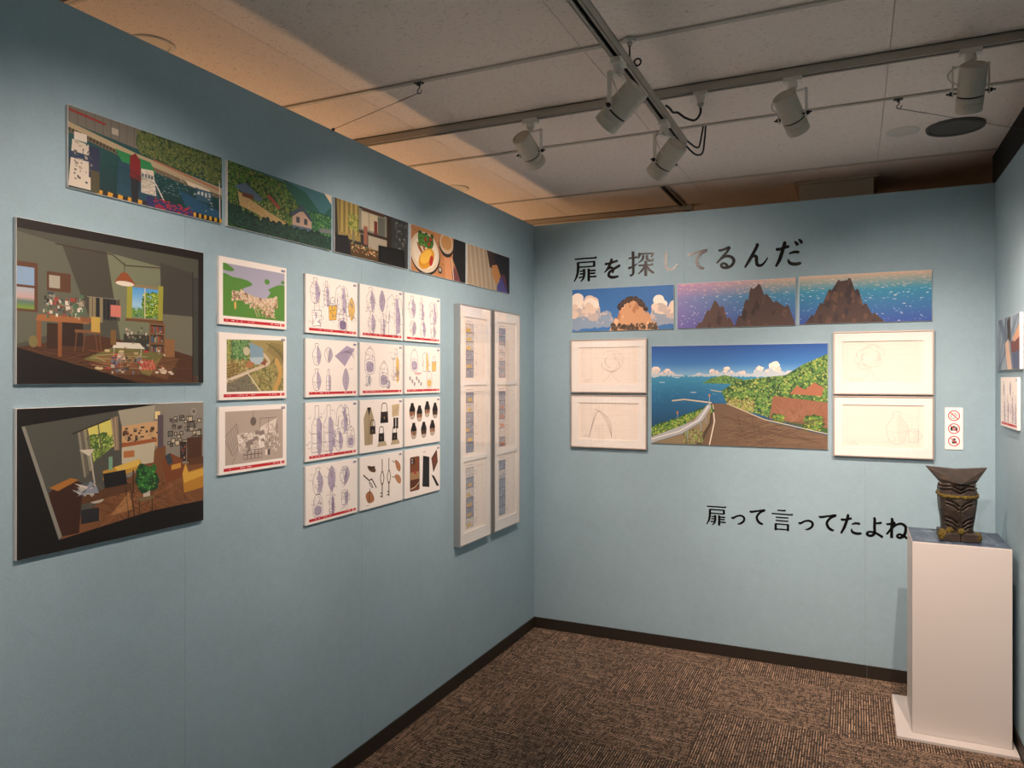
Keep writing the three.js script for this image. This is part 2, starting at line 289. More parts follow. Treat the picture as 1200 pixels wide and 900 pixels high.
function leaves(x, r, n, inside, size, dark, mid, lite) {   // painted foliage: big dark masses, then finer and lighter dabs
  for (const [cols, m, s] of [[dark, n, 1.4], [mid, n * 1.6, 0.75], [lite, n * 0.9, 0.4], [dark, n * 0.7, 0.4], [mid, n, 0.35], [lite, n * 0.6, 0.22]]) for (let i = 0; i < m; i++) { const [a, b] = inside(r); const q = size * s * (0.5 + r()); disc(x, a, b, q, q * (0.5 + 0.35 * r()), pick(r, cols), r() * 3); }
}
const area = (x0, x1, y0, y1) => (r) => [x0 + r() * (x1 - x0), y0 + r() * (y1 - y0)];
const GD = ['#12301f', '#1b3d22', '#16352a'], GM = ['#2f6a2c', '#3d7a30', '#4a8434'], GL = ['#8aae3c', '#a9bf4c', '#6d9c38'];
function clouds(x, r, cx, cy, w, h, n, cols) { for (let i = 0; i < n * 4; i++) { const a = cx + (r() - 0.5) * w, k = (1 - Math.abs(a - cx) / (w / 2)) * (0.7 + 0.3 * Math.sin(a * 0.06)), b = cy - r() * h * k, q = h * (0.04 + 0.09 * r()) * (0.4 + k), t = (cy - b) / h + 0.35 * (r() - 0.5); disc(x, a, b, q * 1.2, q, cols[Math.max(0, Math.min(cols.length - 1, Math.floor(t * cols.length * 1.2)))]); } }

const artHarbour = (x, w, h, r) => {
  rect(x, 0, 0, w, h, grad(x, 0, h, [[0, '#2c5a55'], [0.4, '#174a4c'], [1, '#0d3034']]));
  poly(x, [[0, 0], [w * 0.42, 0], [w * 0.42, h * 0.28], [0, h * 0.2]], '#77736a'); for (let i = 0; i < 9; i++) rect(x, i * w * 0.047, 0, 2, h * 0.25, '#5b5750');
  line(x, [[0, h * 0.05], [w * 0.2, h * 0.09]], '#9c2f28', 7); rect(x, w * 0.24, h * 0.1, 26, 22, '#b5ad9c');
  leaves(x, r, 260, (q) => { const a = w * (0.4 + 0.6 * q()); return [a, h * (0.02 + 0.34 * q()) * (0.6 + 0.6 * a / w)]; }, 9, ['#2c4a2c', '#3a5430'], ['#58683a', '#66743f'], ['#8a8a52', '#7a8248']);
  poly(x, [[0, h * 0.2], [w * 0.4, h * 0.34], [w, h * 0.46], [w, h * 0.62], [w * 0.45, h * 0.48], [0, h * 0.3]], '#b0a080'); poly(x, [[0, h * 0.27], [w * 0.45, h * 0.44], [w, h * 0.58], [w, h * 0.64], [w * 0.45, h * 0.5], [0, h * 0.33]], '#6f6350');
  for (let i = 0; i < 24; i++) rect(x, i * w * 0.019, h * (0.27 + i * 0.0075), 8, 12, '#40392f');
  for (let i = 0; i < 30; i++) rect(x, w * (0.5 + i * 0.016), h * (0.34 + 0.005 * i), 7, 9, '#a8604a');
  for (let i = 0; i < 130; i++) rect(x, w * (0.42 + 0.3 * r()), h * (0.48 + 0.3 * r()), 2 + r() * 8, 2, 'rgba(210,220,205,' + (0.25 + 0.5 * r()) + ')');
  // boats
  poly(x, [[w * 0.02, h * 0.4], [w * 0.12, h * 0.42], [w * 0.16, h * 0.98], [0, h * 0.98]], '#cfc6b6'); rect(x, 0, h * 0.55, w * 0.11, h * 0.08, '#243a58'); rect(x, w * 0.03, h * 0.3, w * 0.07, h * 0.1, '#d9d0c2');
  poly(x, [[w * 0.26, h * 0.36], [w * 0.48, h * 0.4], [w * 0.52, h * 0.54], [w * 0.3, h * 0.5]], '#27804a'); poly(x, [[w * 0.28, h * 0.5], [w * 0.5, h * 0.54], [w * 0.56, h], [w * 0.27, h * 0.95]], '#20475a'); poly(x, [[w * 0.42, h * 0.52], [w * 0.5, h * 0.5], [w * 0.52, h * 0.84], [w * 0.42, h * 0.84]], '#d2c8b8'); line(x, [[w * 0.5, h * 0.62], [w * 0.6, h * 0.98]], '#dfd8cc', 5);
  poly(x, [[w * 0.67, h * 0.66], [w * 0.98, h * 0.82], [w, h * 1], [w * 0.73, h * 0.9]], '#20506e'); poly(x, [[w * 0.72, h * 0.5], [w * 0.9, h * 0.54], [w * 0.92, h * 0.6], [w * 0.74, h * 0.56]], '#d8ccb4'); rect(x, w * 0.8, h * 0.57, w * 0.12, h * 0.17, '#32586c'); for (let i = 0; i < 4; i++) rect(x, w * (0.81 + 0.028 * i), h * 0.6, 10, 14, '#c6ccc8'); line(x, [[w * 0.98, h * 0.4], [w * 0.985, h * 0.95]], '#e0d8cc', 5);
  // crates, kerb, stacked nets
  poly(x, [[w * 0.46, h * 0.86], [w * 0.82, h * 0.92], [w * 0.8, h], [w * 0.44, h]], '#2c3060'); for (let i = 0; i < 46; i++) rect(x, w * (0.5 + 0.26 * r()), h * (0.86 + 0.12 * r()), 10, 6, '#a02c3a');
  for (let i = 0; i < 11; i++) rect(x, w * (0.78 + 0.02 * i), h * 0.93, w * 0.02, h * 0.06, i % 2 ? '#191713' : '#cf9c2e');
  for (let i = 0; i < 10; i++) poly(x, [[w * (0.16 + 0.03 * i), h * 0.94], [w * (0.19 + 0.03 * i), h * 0.95], [w * (0.185 + 0.03 * i), h], [w * (0.155 + 0.03 * i), h]], i % 2 ? '#2a2622' : '#cc962c');
  rect(x, w * 0.11, h * 0.42, w * 0.06, h * 0.4, '#27304c'); rect(x, w * 0.12, h * 0.72, w * 0.05, h * 0.27, '#4e4a36');   // fuel pump and post
  poly(x, [[w * 0.35, h * 0.4], [w * 0.385, h * 0.34], [w * 0.415, h * 0.42], [w * 0.42, h * 0.7], [w * 0.35, h * 0.68]], '#7c1f22'); poly(x, [[w * 0.355, h * 0.68], [w * 0.41, h * 0.69], [w * 0.4, h], [w * 0.36, h]], '#23262c'); for (let i = 0; i < 4; i++) rect(x, w * (0.425 + 0.02 * i), h * 0.58, 8, 12, '#5a6a70'); for (let i = 0; i < 60; i++) line(x, [[w * (0.18 + 0.5 * r()), h * (0.5 + 0.4 * r())], [w * (0.2 + 0.5 * r()), h * (0.52 + 0.4 * r())]], 'rgba(12,40,44,.12)', 3); for (let i = 0; i < 40; i++) { const a = w * (0.02 + 0.1 * r()), b = h * (0.4 + 0.5 * r()); rect(x, a, b, 3 + 9 * r(), 3 + 6 * r(), pick(r, ['#8a8478', '#3c4a58', '#a89c88', '#5c5850'])); } for (let i = 0; i < 50; i++) { const a = w * (0.7 + 0.28 * r()), b = h * (0.56 + 0.3 * r()); rect(x, a, b, 4 + 10 * r(), 2 + 4 * r(), pick(r, ['#2c4c60', '#8a9aa0', '#17384c', '#b8b0a0'])); }
};
const artHills = (x, w, h, r) => {
  rect(x, 0, 0, w, h, '#e4d2b4'); poly(x, [[0, 0], [w * 0.92, 0], [w, h * 0.16], [w, h], [0, h]], '#3c7078'); poly(x, [[w * 0.5, 0], [w * 0.72, h * 0.1], [w * 0.9, h * 0.42], [w, h * 0.2], [w, h], [w * 0.4, h]], '#1f5a50');
  clip(x, [[0, 0], [w * 0.5, h * 0.05], [w * 0.66, h * 0.4], [w * 0.62, h], [0, h]], () => { rect(x, 0, 0, w, h, '#27502a'); leaves(x, r, 520, area(0, w * 0.66, 0, h * 0.8), 12, GD, ['#365f2a', '#47702e', '#5a7a34'], ['#7f8838', '#6a8034', '#948c40']); });
  leaves(x, r, 300, (q) => [w * (0.72 + 0.28 * q()), h * (0.4 + 0.6 * q())], 9, ['#0f3a34', '#14463a'], ['#24643c', '#2c6e44'], ['#6a9a4a', '#8aa858']);
  poly(x, [[w * 0.08, h * 0.42], [w * 0.3, h * 0.58], [w * 0.52, h * 0.72], [w * 0.5, h * 0.82], [w * 0.2, h * 0.68], [w * 0.1, h * 0.64]], '#bfa06c'); for (let i = 0; i < 60; i++) disc(x, w * (0.1 + 0.4 * r()), h * (0.48 + 0.3 * r()), 4, 2, r() < 0.5 ? '#a8874e' : '#d6bd8c');
  poly(x, [[w * 0.05, h * 0.36], [w * 0.15, h * 0.26], [w * 0.3, h * 0.44], [w * 0.27, h * 0.5], [w * 0.12, h * 0.42]], '#556c84'); poly(x, [[w * 0.33, h * 0.36], [w * 0.36, h * 0.33], [w * 0.47, h * 0.5], [w * 0.44, h * 0.53]], '#a04a3c'); rect(x, w * 0.12, h * 0.42, w * 0.1, h * 0.07, '#6a4232');
  // a plain pitched-roof cottage
  poly(x, [[w * 0.58, h * 0.5], [w * 0.7, h * 0.44], [w * 0.78, h * 0.56], [w * 0.78, h * 0.9], [w * 0.58, h * 0.88]], '#b59c88'); poly(x, [[w * 0.55, h * 0.54], [w * 0.68, h * 0.34], [w * 0.8, h * 0.56], [w * 0.77, h * 0.58], [w * 0.68, h * 0.42], [w * 0.58, h * 0.58]], '#3a4858'); for (const q of [0.62, 0.7]) rect(x, w * q, h * 0.56, w * 0.035, h * 0.1, '#39414c'); poly(x, [[w * 0.58, h * 0.72], [w * 0.78, h * 0.7], [w * 0.78, h * 0.92], [w * 0.58, h * 0.92]], '#4e6676');
  poly(x, [[w * 0.86, h * 0.66], [w, h * 0.62], [w, h * 0.7], [w * 0.87, h * 0.72]], '#70757a');
  leaves(x, r, 260, (q) => { const a = q(); return [w * a, h * (0.78 + 0.24 * q() - 0.12 * Math.max(0, 0.25 - a) * 4)]; }, 13, ['#0b241e', '#10302a'], ['#163a30', '#1a4034'], ['#2a5a3c', '#1f4a38']);
};
const artKitchen = (x, w, h, r) => {
  rect(x, 0, 0, w, h, '#2a2c2a'); poly(x, [[w * 0.02, 0], [w * 0.3, 0], [w * 0.32, h * 0.7], [w * 0.04, h * 0.7]], '#8f7f48'); for (let i = 0; i < 9; i++) rect(x, w * (0.05 + 0.029 * i), 0, 8, h * 0.6, i % 2 ? '#b8a45c' : '#6e6338');
  rect(x, w * 0.3, h * 0.04, w * 0.4, h * 0.5, '#7c7f70'); rect(x, w * 0.33, h * 0.08, w * 0.22, h * 0.34, '#b6ac90'); rect(x, w * 0.55, h * 0.1, w * 0.1, h * 0.38, '#5c6258'); rect(x, w * 0.34, 0, w * 0.3, h * 0.07, '#4a3026'); line(x, [[w * 0.43, h * 0.08], [w * 0.43, h * 0.42]], '#6b665a', 4);
  rect(x, w * 0.3, h * 0.46, w * 0.4, h * 0.06, '#3a2c22'); rect(x, w * 0.42, h * 0.52, w * 0.26, h * 0.3, '#a19a86');
  rect(x, w * 0.68, 0, w * 0.06, h, '#2e211a'); rect(x, w * 0.76, 0, w * 0.24, h, '#34383a'); for (let i = 0; i < 26; i++) rect(x, w * (0.79 + 0.18 * r()), h * (0.05 + 0.6 * r()), 12 + 12 * r(), 10 + 10 * r(), pick(r, ['#5e625e', '#7d7c72', '#4a4e50']));
  disc(x, w * 0.22, h * 0.36, 30, 40, 'rgba(196,190,90,.55)'); leaves(x, r, 40, area(w * 0.16, w * 0.29, h * 0.2, h * 0.5), 5, ['#59692e'], ['#8c9c48'], ['#d0cc80']); rect(x, w * 0.215, h * 0.5, 14, h * 0.24, '#72705a');
  rect(x, w * 0.36, h * 0.36, w * 0.05, h * 0.36, '#8d5a48'); rect(x, w * 0.5, h * 0.2, w * 0.045, h * 0.27, '#6c2f2a');   // hanging cloths
  poly(x, [[w * 0.18, h * 0.76], [w * 0.56, h * 0.78], [w * 0.56, h], [w * 0.2, h]], '#4c3a22'); for (let i = 0; i < 60; i++) disc(x, w * (0.2 + 0.36 * r()), h * (0.76 + 0.16 * r()), 7 * r() + 3, 4, pick(r, ['#b09868', '#8c6a4a', '#c8b488', '#5c6a3a', '#a05a3c']));
  poly(x, [[0, h * 0.68], [w * 0.16, h * 0.64], [w * 0.2, h], [0, h]], '#16191c'); poly(x, [[w * 0.56, h * 0.66], [w * 0.94, h * 0.62], [w * 0.96, h], [w * 0.56, h]], '#0a0b0c'); poly(x, [[w * 0.6, h * 0.71], [w * 0.9, h * 0.68], [w * 0.92, h], [w * 0.6, h]], '#141719');
};
const artMeal = (x, w, h, r) => {
  rect(x, 0, 0, w, h, '#b98252'); for (let i = 0; i < 26; i++) line(x, [[0, h * r()], [w, h * r()]], 'rgba(120,70,34,.25)', 3);
  poly(x, [[w * 0.76, 0], [w, 0], [w, h], [w * 0.9, h], [w * 0.74, h * 0.5]], '#14181a'); poly(x, [[w * 0.66, h], [w * 0.78, h * 0.66], [w * 0.9, h]], '#6e3f44'); poly(x, [[w * 0.56, h * 0.3], [w * 0.66, h * 0.26], [w * 0.74, h], [w * 0.6, h]], '#cf9266');
  disc(x, w * 0.24, h * 0.56, w * 0.26, h * 0.47, '#1e1c1a'); disc(x, w * 0.235, h * 0.53, w * 0.25, h * 0.45, '#d9c9ae'); disc(x, w * 0.24, h * 0.52, w * 0.21, h * 0.37, '#e6dac4');
  leaves(x, r, 60, area(w * 0.12, w * 0.36, h * 0.14, h * 0.4), 11, ['#1f4a1c'], ['#3f7a2a'], ['#7aa63c']); for (const [a, b] of [[0.24, 0.24], [0.3, 0.32], [0.33, 0.2]]) disc(x, w * a, h * b, 13, 13, '#a8261c');
  for (const [a, b] of [[0.13, 0.44], [0.17, 0.52], [0.22, 0.46]]) { x.save(); x.translate(w * a, h * b); x.rotate(0.9); disc(x, 0, 0, 30, 10, '#7c3a1c'); disc(x, 0, -2, 24, 5, '#b06a3a'); x.restore(); }
  disc(x, w * 0.26, h * 0.66, w * 0.15, h * 0.2, '#d99a2c', -0.5); disc(x, w * 0.25, h * 0.62, w * 0.11, h * 0.13, '#efbe4a', -0.5); disc(x, w * 0.34, h * 0.68, 20, 34, '#b3301c', 0.4);
  disc(x, w * 0.62, h * 0.22, w * 0.14, h * 0.28, '#2a2522'); disc(x, w * 0.62, h * 0.18, w * 0.13, h * 0.24, '#c9b294'); disc(x, w * 0.62, h * 0.16, w * 0.1, h * 0.17, '#b98a52');
  disc(x, w * 0.5, h * 0.84, 24, 22, '#26282a'); disc(x, w * 0.5, h * 0.83, 15, 13, '#b7b0a2'); line(x, [[w * 0.72, h * 0.5], [w * 0.76, h]], '#ddd3c0', 9);
};
const artCurtain = (x, w, h, r) => {   // cream cloth folds beside dark brown ones
  rect(x, 0, 0, w, h, '#a99a82'); for (let i = 0; i < 12; i++) line(x, [[w * 0.05 * i, 0], [w * (0.05 * i + 0.08), h]], i % 2 ? 'rgba(205,192,168,.7)' : 'rgba(134,118,96,.5)', 9);
  poly(x, [[w * 0.42, 0], [w, 0], [w, h], [w * 0.86, h], [w * 0.6, h * 0.3]], '#191a22'); poly(x, [[w * 0.44, h * 0.02], [w * 0.6, h * 0.02], [w * 0.66, h * 0.46], [w * 0.5, h * 0.42]], '#3a2a26'); poly(x, [[w * 0.56, h * 0.36], [w * 0.68, h * 0.3], [w * 0.78, h * 0.6], [w * 0.66, h * 0.84], [w * 0.56, h * 0.6]], '#b8834e'); poly(x, [[w * 0.68, h * 0.86], [w * 0.8, h * 0.58], [w * 0.96, h], [w * 0.68, h]], '#4a4a8a'); poly(x, [[w * 0.78, h * 0.5], [w * 0.88, h * 0.54], [w * 0.96, h * 0.94]], '#6a3a4a');
};
const artAttic = (x, w, h, r) => {
  rect(x, 0, 0, w, h, '#4b4d43'); poly(x, [[0, h * 0.08], [w * 0.2, h * 0.12], [w * 0.34, h * 0.6], [0, h * 0.76]], '#5f6354'); poly(x, [[w * 0.2, h * 0.12], [w * 0.42, h * 0.12], [w * 0.52, h * 0.56], [w * 0.33, h * 0.56]], '#45443b'); poly(x, [[w * 0.42, h * 0.12], [w * 0.72, h * 0.16], [w * 0.73, h * 0.76], [w * 0.5, h * 0.76]], '#737a62'); poly(x, [[w * 0.72, h * 0.13], [w * 0.93, h * 0.17], [w * 0.93, h * 0.5], [w * 0.74, h * 0.5]], '#413f39'); poly(x, [[w * 0.73, h * 0.5], [w * 0.93, h * 0.5], [w * 0.93, h * 0.82], [w * 0.73, h * 0.78]], '#6e6e5c');
  line(x, [[w * 0.17, h * 0.12], [w * 0.45, h * 0.13], [w * 0.52, h * 0.19], [w * 0.72, h * 0.17]], '#3c2c22', 5);
  poly(x, [[0, h * 0.78], [w * 0.35, h * 0.68], [w * 0.73, h * 0.74], [w * 0.93, h * 0.8], [w * 0.96, h], [0, h]], '#4f3220'); for (let i = 0; i < 40; i++) line(x, [[w * r() * 0.9, h * (0.72 + 0.2 * r())], [w * r(), h * (0.8 + 0.2 * r())]], pick(r, ['rgba(140,96,56,.35)', 'rgba(40,22,12,.35)']), 3);
  // windows
  rect(x, 0, h * 0.26, w * 0.09, h * 0.3, '#5f3f2a'); rect(x, 0, h * 0.29, w * 0.075, h * 0.11, '#88a8c8'); rect(x, 0, h * 0.415, w * 0.075, h * 0.13, grad(x, h * 0.41, h * 0.54, [[0, '#a4b6c4'], [0.5, '#c4a4a0'], [0.7, '#5c7a70'], [1, '#7a9a3c']]));
  rect(x, w * 0.53, h * 0.31, w * 0.2, h * 0.25, '#8a7a58'); rect(x, w * 0.545, h * 0.33, w * 0.17, h * 0.21, grad(x, h * 0.33, h * 0.54, [[0, '#4a98d8'], [0.6, '#9cc8e4'], [1, '#5a8a6a']])); leaves(x, r, 70, area(w * 0.62, w * 0.715, h * 0.36, h * 0.53), 8, ['#3c6420'], ['#7a9c2c'], ['#d8dc64']); leaves(x, r, 24, area(w * 0.545, w * 0.62, h * 0.48, h * 0.53), 6, ['#3a6a3c'], ['#6a9a4a'], ['#a8c45c']); line(x, [[w * 0.63, h * 0.33], [w * 0.63, h * 0.54]], '#d8d0b8', 5); for (const a of [0.53, 0.71]) { poly(x, [[w * a, h * 0.3], [w * (a + 0.03), h * 0.3], [w * (a + 0.025), h * 0.55], [w * (a - 0.005), h * 0.55]], '#9a9a3c'); }
  rect(x, w * 0.52, h * 0.55, w * 0.22, h * 0.02, '#6a4a30');
  // lamp
  line(x, [[w * 0.515, h * 0.17], [w * 0.515, h * 0.25]], '#2a2018', 3); poly(x, [[w * 0.5, h * 0.24], [w * 0.53, h * 0.24], [w * 0.575, h * 0.31], [w * 0.46, h * 0.31]], '#8c4a26'); disc(x, w * 0.517, h * 0.315, w * 0.05, h * 0.017, '#e0d8c8');
  // desk with clutter, stool, rail of clothes
  rect(x, w * 0.13, h * 0.3, w * 0.11, h * 0.12, '#5a3a26'); rect(x, w * 0.14, h * 0.32, w * 0.05, h * 0.08, '#a8a494');
  for (let i = 0; i < 46; i++) rect(x, w * (0.12 + 0.17 * r()), h * (0.42 + 0.13 * r()), 8 + 20 * r(), 8 + 24 * r(), pick(r, ['#8a8a7a', '#56604a', '#a89a86', '#6a3c34', '#3c4a50', '#c4bcae', '#4e7050']));
  poly(x, [[w * 0.09, h * 0.57], [w * 0.32, h * 0.57], [w * 0.33, h * 0.61], [w * 0.08, h * 0.61]], '#a0683e'); rect(x, w * 0.085, h * 0.61, w * 0.02, h * 0.16, '#8a5632'); rect(x, w * 0.18, h * 0.61, w * 0.018, h * 0.22, '#8a5632'); rect(x, w * 0.13, h * 0.62, w * 0.05, h * 0.16, '#382416'); rect(x, w * 0.2, h * 0.61, w * 0.1, h * 0.15, '#2f2018');
  for (let i = 0; i < 9; i++) rect(x, w * (0.33 + 0.018 * i), h * 0.43, w * 0.015, h * (0.14 + 0.03 * r()), pick(r, ['#26282c', '#1c1e22', '#4a4438', '#8a8060'])); line(x, [[w * 0.32, h * 0.43], [w * 0.48, h * 0.43]], '#8a8478', 3); rect(x, w * 0.44, h * 0.47, w * 0.055, h * 0.08, '#cc7a6c');
  for (const a of [0.27, 0.31, 0.36, 0.38]) line(x, [[w * a, h * 0.66], [w * (a + (a < 0.32 ? -0.01 : 0.012)), h * 0.79]], '#6e4830', 6); rect(x, w * 0.26, h * 0.65, w * 0.13, h * 0.02, '#80583a'); rect(x, w * 0.34, h * 0.56, w * 0.045, h * 0.1, '#c0a04c'); rect(x, w * 0.29, h * 0.57, w * 0.05, h * 0.03, '#8a5a38');
  // shelf, drawers, low table, rug, cushion
  rect(x, w * 0.51, h * 0.66, w * 0.15, h * 0.13, '#38382f'); for (let i = 0; i < 30; i++) rect(x, w * (0.51 + 0.14 * r()), h * (0.62 + 0.14 * r()), 9, 12, pick(r, ['#9a968a', '#504c40', '#6a7a70', '#bcb4a4'])); rect(x, w * 0.655, h * 0.57, w * 0.095, h * 0.23, '#7a5a3c'); for (let q = 0; q < 3; q++) { rect(x, w * 0.665, h * (0.585 + 0.07 * q), w * 0.075, h * 0.055, '#2c241c'); for (let i = 0; i < 7; i++) rect(x, w * (0.668 + 0.01 * i), h * (0.595 + 0.07 * q), 6, h * 0.044, pick(r, ['#a44a3c', '#c8b48c', '#56708a', '#8a8a7a', '#b86a44'])); } rect(x, w * 0.75, h * 0.68, w * 0.06, h * 0.13, '#8c6440');
  poly(x, [[w * 0.3, h * 0.84], [w * 0.48, h * 0.74], [w * 0.74, h * 0.79], [w * 0.66, h * 0.95]], '#6e6a3c'); for (let i = 0; i < 16; i++) disc(x, w * (0.36 + 0.32 * r()), h * (0.77 + 0.14 * r()), 15, 7, pick(r, ['#c4b888', '#a83c38', '#d4c49c'])); poly(x, [[w * 0.58, h * 0.84], [w * 0.68, h * 0.84], [w * 0.7, h * 0.9], [w * 0.6, h * 0.91]], '#b5443c'); for (let i = 0; i < 5; i++) line(x, [[w * (0.59 + 0.02 * i), h * 0.84], [w * (0.61 + 0.02 * i), h * 0.91]], '#e0b49c', 2);
  poly(x, [[w * 0.46, h * 0.72], [w * 0.6, h * 0.72], [w * 0.63, h * 0.76], [w * 0.45, h * 0.76]], '#d8d4c4'); for (const a of [0.46, 0.61]) line(x, [[w * a, h * 0.76], [w * (a - 0.005), h * 0.82]], '#bab4a4', 4);
  rect(x, w * 0.44, h * 0.86, w * 0.16, h * 0.08, '#6a4a30'); rect(x, w * 0.445, h * 0.82, w * 0.03, h * 0.08, '#4a4c60'); poly(x, [[w * 0.48, h * 0.79], [w * 0.51, h * 0.79], [w * 0.525, h * 0.85], [w * 0.47, h * 0.85]], '#d0c8b4');
  for (let i = 0; i < 18; i++) disc(x, w * (0.7 + 0.1 * r()), h * (0.88 + 0.06 * r()), 12, 6, pick(r, ['#d0c4b4', '#3c3630', '#a8483c', '#e4dccc']));
  for (let i = 0; i < 70; i++) rect(x, w * (0.11 + 0.19 * r()), h * (0.45 + 0.12 * r()), 4 + 12 * r(), 5 + 16 * r(), pick(r, ['#c8c0ae', '#7a6a58', '#40504c', '#9a4a40', '#d8d2c4', '#5c7458', '#2c2822']));
  for (let i = 0; i < 40; i++) line(x, [[w * (0.32 + 0.36 * r()), h * (0.78 + 0.12 * r())], [w * (0.34 + 0.36 * r()), h * (0.79 + 0.12 * r())]], pick(r, ['rgba(214,202,150,.5)', 'rgba(90,90,50,.6)', 'rgba(170,80,64,.5)']), 4);
  for (let i = 0; i < 34; i++) rect(x, w * (0.44 + 0.17 * r()), h * (0.82 + 0.1 * r()), 6 + 14 * r(), 5 + 12 * r(), pick(r, ['#3c3c40', '#7a6850', '#b8ac98', '#5a4634', '#6c7484'])); for (let i = 0; i < 30; i++) rect(x, w * (0.51 + 0.24 * r()), h * (0.6 + 0.2 * r()), 5 + 8 * r(), 6 + 9 * r(), pick(r, ['#8a8272', '#5c5446', '#c4bca8', '#3a3830', '#7c5038']));
  poly(x, [[w * 0.6, h * 0.92], [w * 0.74, h * 0.8], [w * 0.84, h * 0.82], [w * 0.76, h * 0.98]], 'rgba(190,140,92,.25)'); disc(x, w * 0.07, h * 0.74, 20, 26, '#7c7448'); rect(x, w * 0.44, h * 0.64, w * 0.03, h * 0.1, '#7a5c34');
  // black paper margins
  poly(x, [[0, 0], [w, 0], [w, h], [w * 0.965, h], [w * 0.965, h * 0.06], [0, h * 0.06]], '#17100d'); poly(x, [[0, h * 0.78], [w * 0.6, h], [0, h]], '#120d0b'); rect(x, w * 0.93, h * 0.2, w * 0.035, h * 0.75, '#3a3d38'); rect(x, w * 0.925, h * 0.16, 6, h * 0.84, '#241a15');
};
const artLounge = (x, w, h, r) => {
  rect(x, 0, 0, w, h, '#50514a'); rect(x, w * 0.5, 0, w * 0.5, h * 0.55, '#8a8578');
  poly(x, [[w * 0.28, h * 0.8], [w * 0.6, h * 0.5], [w * 0.72, h * 0.32], [w, h * 0.5], [w, h], [w * 0.16, h * 0.96]], '#7a5030'); for (let i = 0; i < 60; i++) line(x, [[w * (0.3 + 0.6 * r()), h * (0.55 + 0.2 * r())], [w * (0.3 + 0.7 * r()), h * (0.8 + 0.15 * r())]], pick(r, ['rgba(190,130,80,.25)', 'rgba(60,34,18,.3)']), 4);
  // window with curtains
  poly(x, [[w * 0.3, h * 0.17], [w * 0.44, h * 0.1], [w * 0.46, h * 0.3], [w * 0.34, h * 0.42]], '#9aa24a'); clip(x, [[w * 0.3, h * 0.17], [w * 0.44, h * 0.1], [w * 0.46, h * 0.3], [w * 0.34, h * 0.42]], () => { rect(x, 0, 0, w, h, '#d6cf6a'); leaves(x, r, 60, area(w * 0.3, w * 0.46, h * 0.22, h * 0.42), 12, ['#47662a'], ['#7e9a44'], ['#c8d27c']); }); line(x, [[w * 0.375, h * 0.13], [w * 0.395, h * 0.36]], '#5a5a4c', 6); line(x, [[w * 0.25, h * 0.19], [w * 0.48, h * 0.08]], '#2a2420', 6);
  for (let i = 0; i < 4; i++) { line(x, [[w * (0.28 + 0.013 * i), h * (0.19 - 0.006 * i)], [w * (0.31 + 0.013 * i), h * (0.5 - 0.02 * i)]], i % 2 ? '#6a6658' : '#8f8a78', 12); line(x, [[w * (0.445 + 0.01 * i), h * (0.1 - 0.005 * i)], [w * (0.465 + 0.006 * i), h * 0.33]], i % 2 ? '#8c7a64' : '#a8947a', 9); }
  // kitchen counter and lit back room
  poly(x, [[w * 0.48, h * 0.04], [w * 0.69, h * 0.01], [w * 0.68, h * 0.14], [w * 0.5, h * 0.16]], '#a8a490'); poly(x, [[w * 0.5, h * 0.16], [w * 0.74, h * 0.13], [w * 0.74, h * 0.34], [w * 0.5, h * 0.3]], '#cfa878'); for (let i = 0; i < 40; i++) rect(x, w * (0.5 + 0.2 * r()), h * (0.17 + 0.12 * r()), 10 + 14 * r(), 7 + 12 * r(), pick(r, ['#3c2e24', '#6a4a34', '#8a7a64', '#2c2824', '#b49a78'])); rect(x, w * 0.69, h * 0.06, w * 0.03, h * 0.06, '#f4dc98'); poly(x, [[w * 0.5, h * 0.29], [w * 0.7, h * 0.27], [w * 0.7, h * 0.3], [w * 0.5, h * 0.32]], '#a05c34'); poly(x, [[w * 0.5, h * 0.32], [w * 0.69, h * 0.3], [w * 0.68, h * 0.46], [w * 0.56, h * 0.47], [w * 0.5, h * 0.44]], '#c4bda4'); rect(x, w * 0.705, h * 0.09, w * 0.035, h * 0.26, '#5c5058');
  // wall of small frames
  rect(x, w * 0.755, 0, w * 0.245, h * 0.5, '#8c877c'); for (let i = 0; i < 46; i++) { const a = w * (0.765 + 0.21 * r()), b = h * (0.1 + 0.24 * r()), s = 14 + 20 * r(); rect(x, a, b, s, s * 0.9, '#2c2420'); rect(x, a + 4, b + 4, s - 8, s * 0.9 - 8, pick(r, ['#b0a894', '#6c6a60', '#c8bca0'])); } disc(x, w * 0.935, h * 0.075, 16, 17, '#bcb6a6'); disc(x, w * 0.935, h * 0.075, 12, 13, '#6c6a62'); rect(x, w * 0.89, h * 0.29, w * 0.1, h * 0.2, '#4e3020'); rect(x, w * 0.845, h * 0.32, w * 0.04, h * 0.16, '#32241a'); for (let i = 0; i < 10; i++) rect(x, w * (0.85 + 0.03 * r()), h * (0.33 + 0.12 * r()), 8, 12, pick(r, ['#b0a088', '#8a4a3c', '#506070']));
  // table, chair, monitor desk, papers, floor lamp
  poly(x, [[w * 0.4, h * 0.48], [w * 0.6, h * 0.42], [w * 0.62, h * 0.5], [w * 0.4, h * 0.55]], '#c0933c'); poly(x, [[w * 0.46, h * 0.46], [w * 0.6, h * 0.42], [w * 0.6, h * 0.47], [w * 0.48, h * 0.5]], '#e0bc58'); for (const a of [0.42, 0.56, 0.6]) rect(x, w * a, h * 0.5, 8, h * 0.18, '#3c2818'); rect(x, w * 0.51, h * 0.35, w * 0.06, h * 0.05, '#b4713e'); rect(x, w * 0.43, h * 0.38, w * 0.02, h * 0.1, '#7aa88a');
  line(x, [[w * 0.335, h * 0.34], [w * 0.37, h * 0.68]], '#b8b2a2', 8); poly(x, [[w * 0.28, h * 0.31], [w * 0.36, h * 0.31], [w * 0.33, h * 0.36]], '#d0c8b4'); disc(x, w * 0.37, h * 0.69, 34, 12, '#bab2a2');
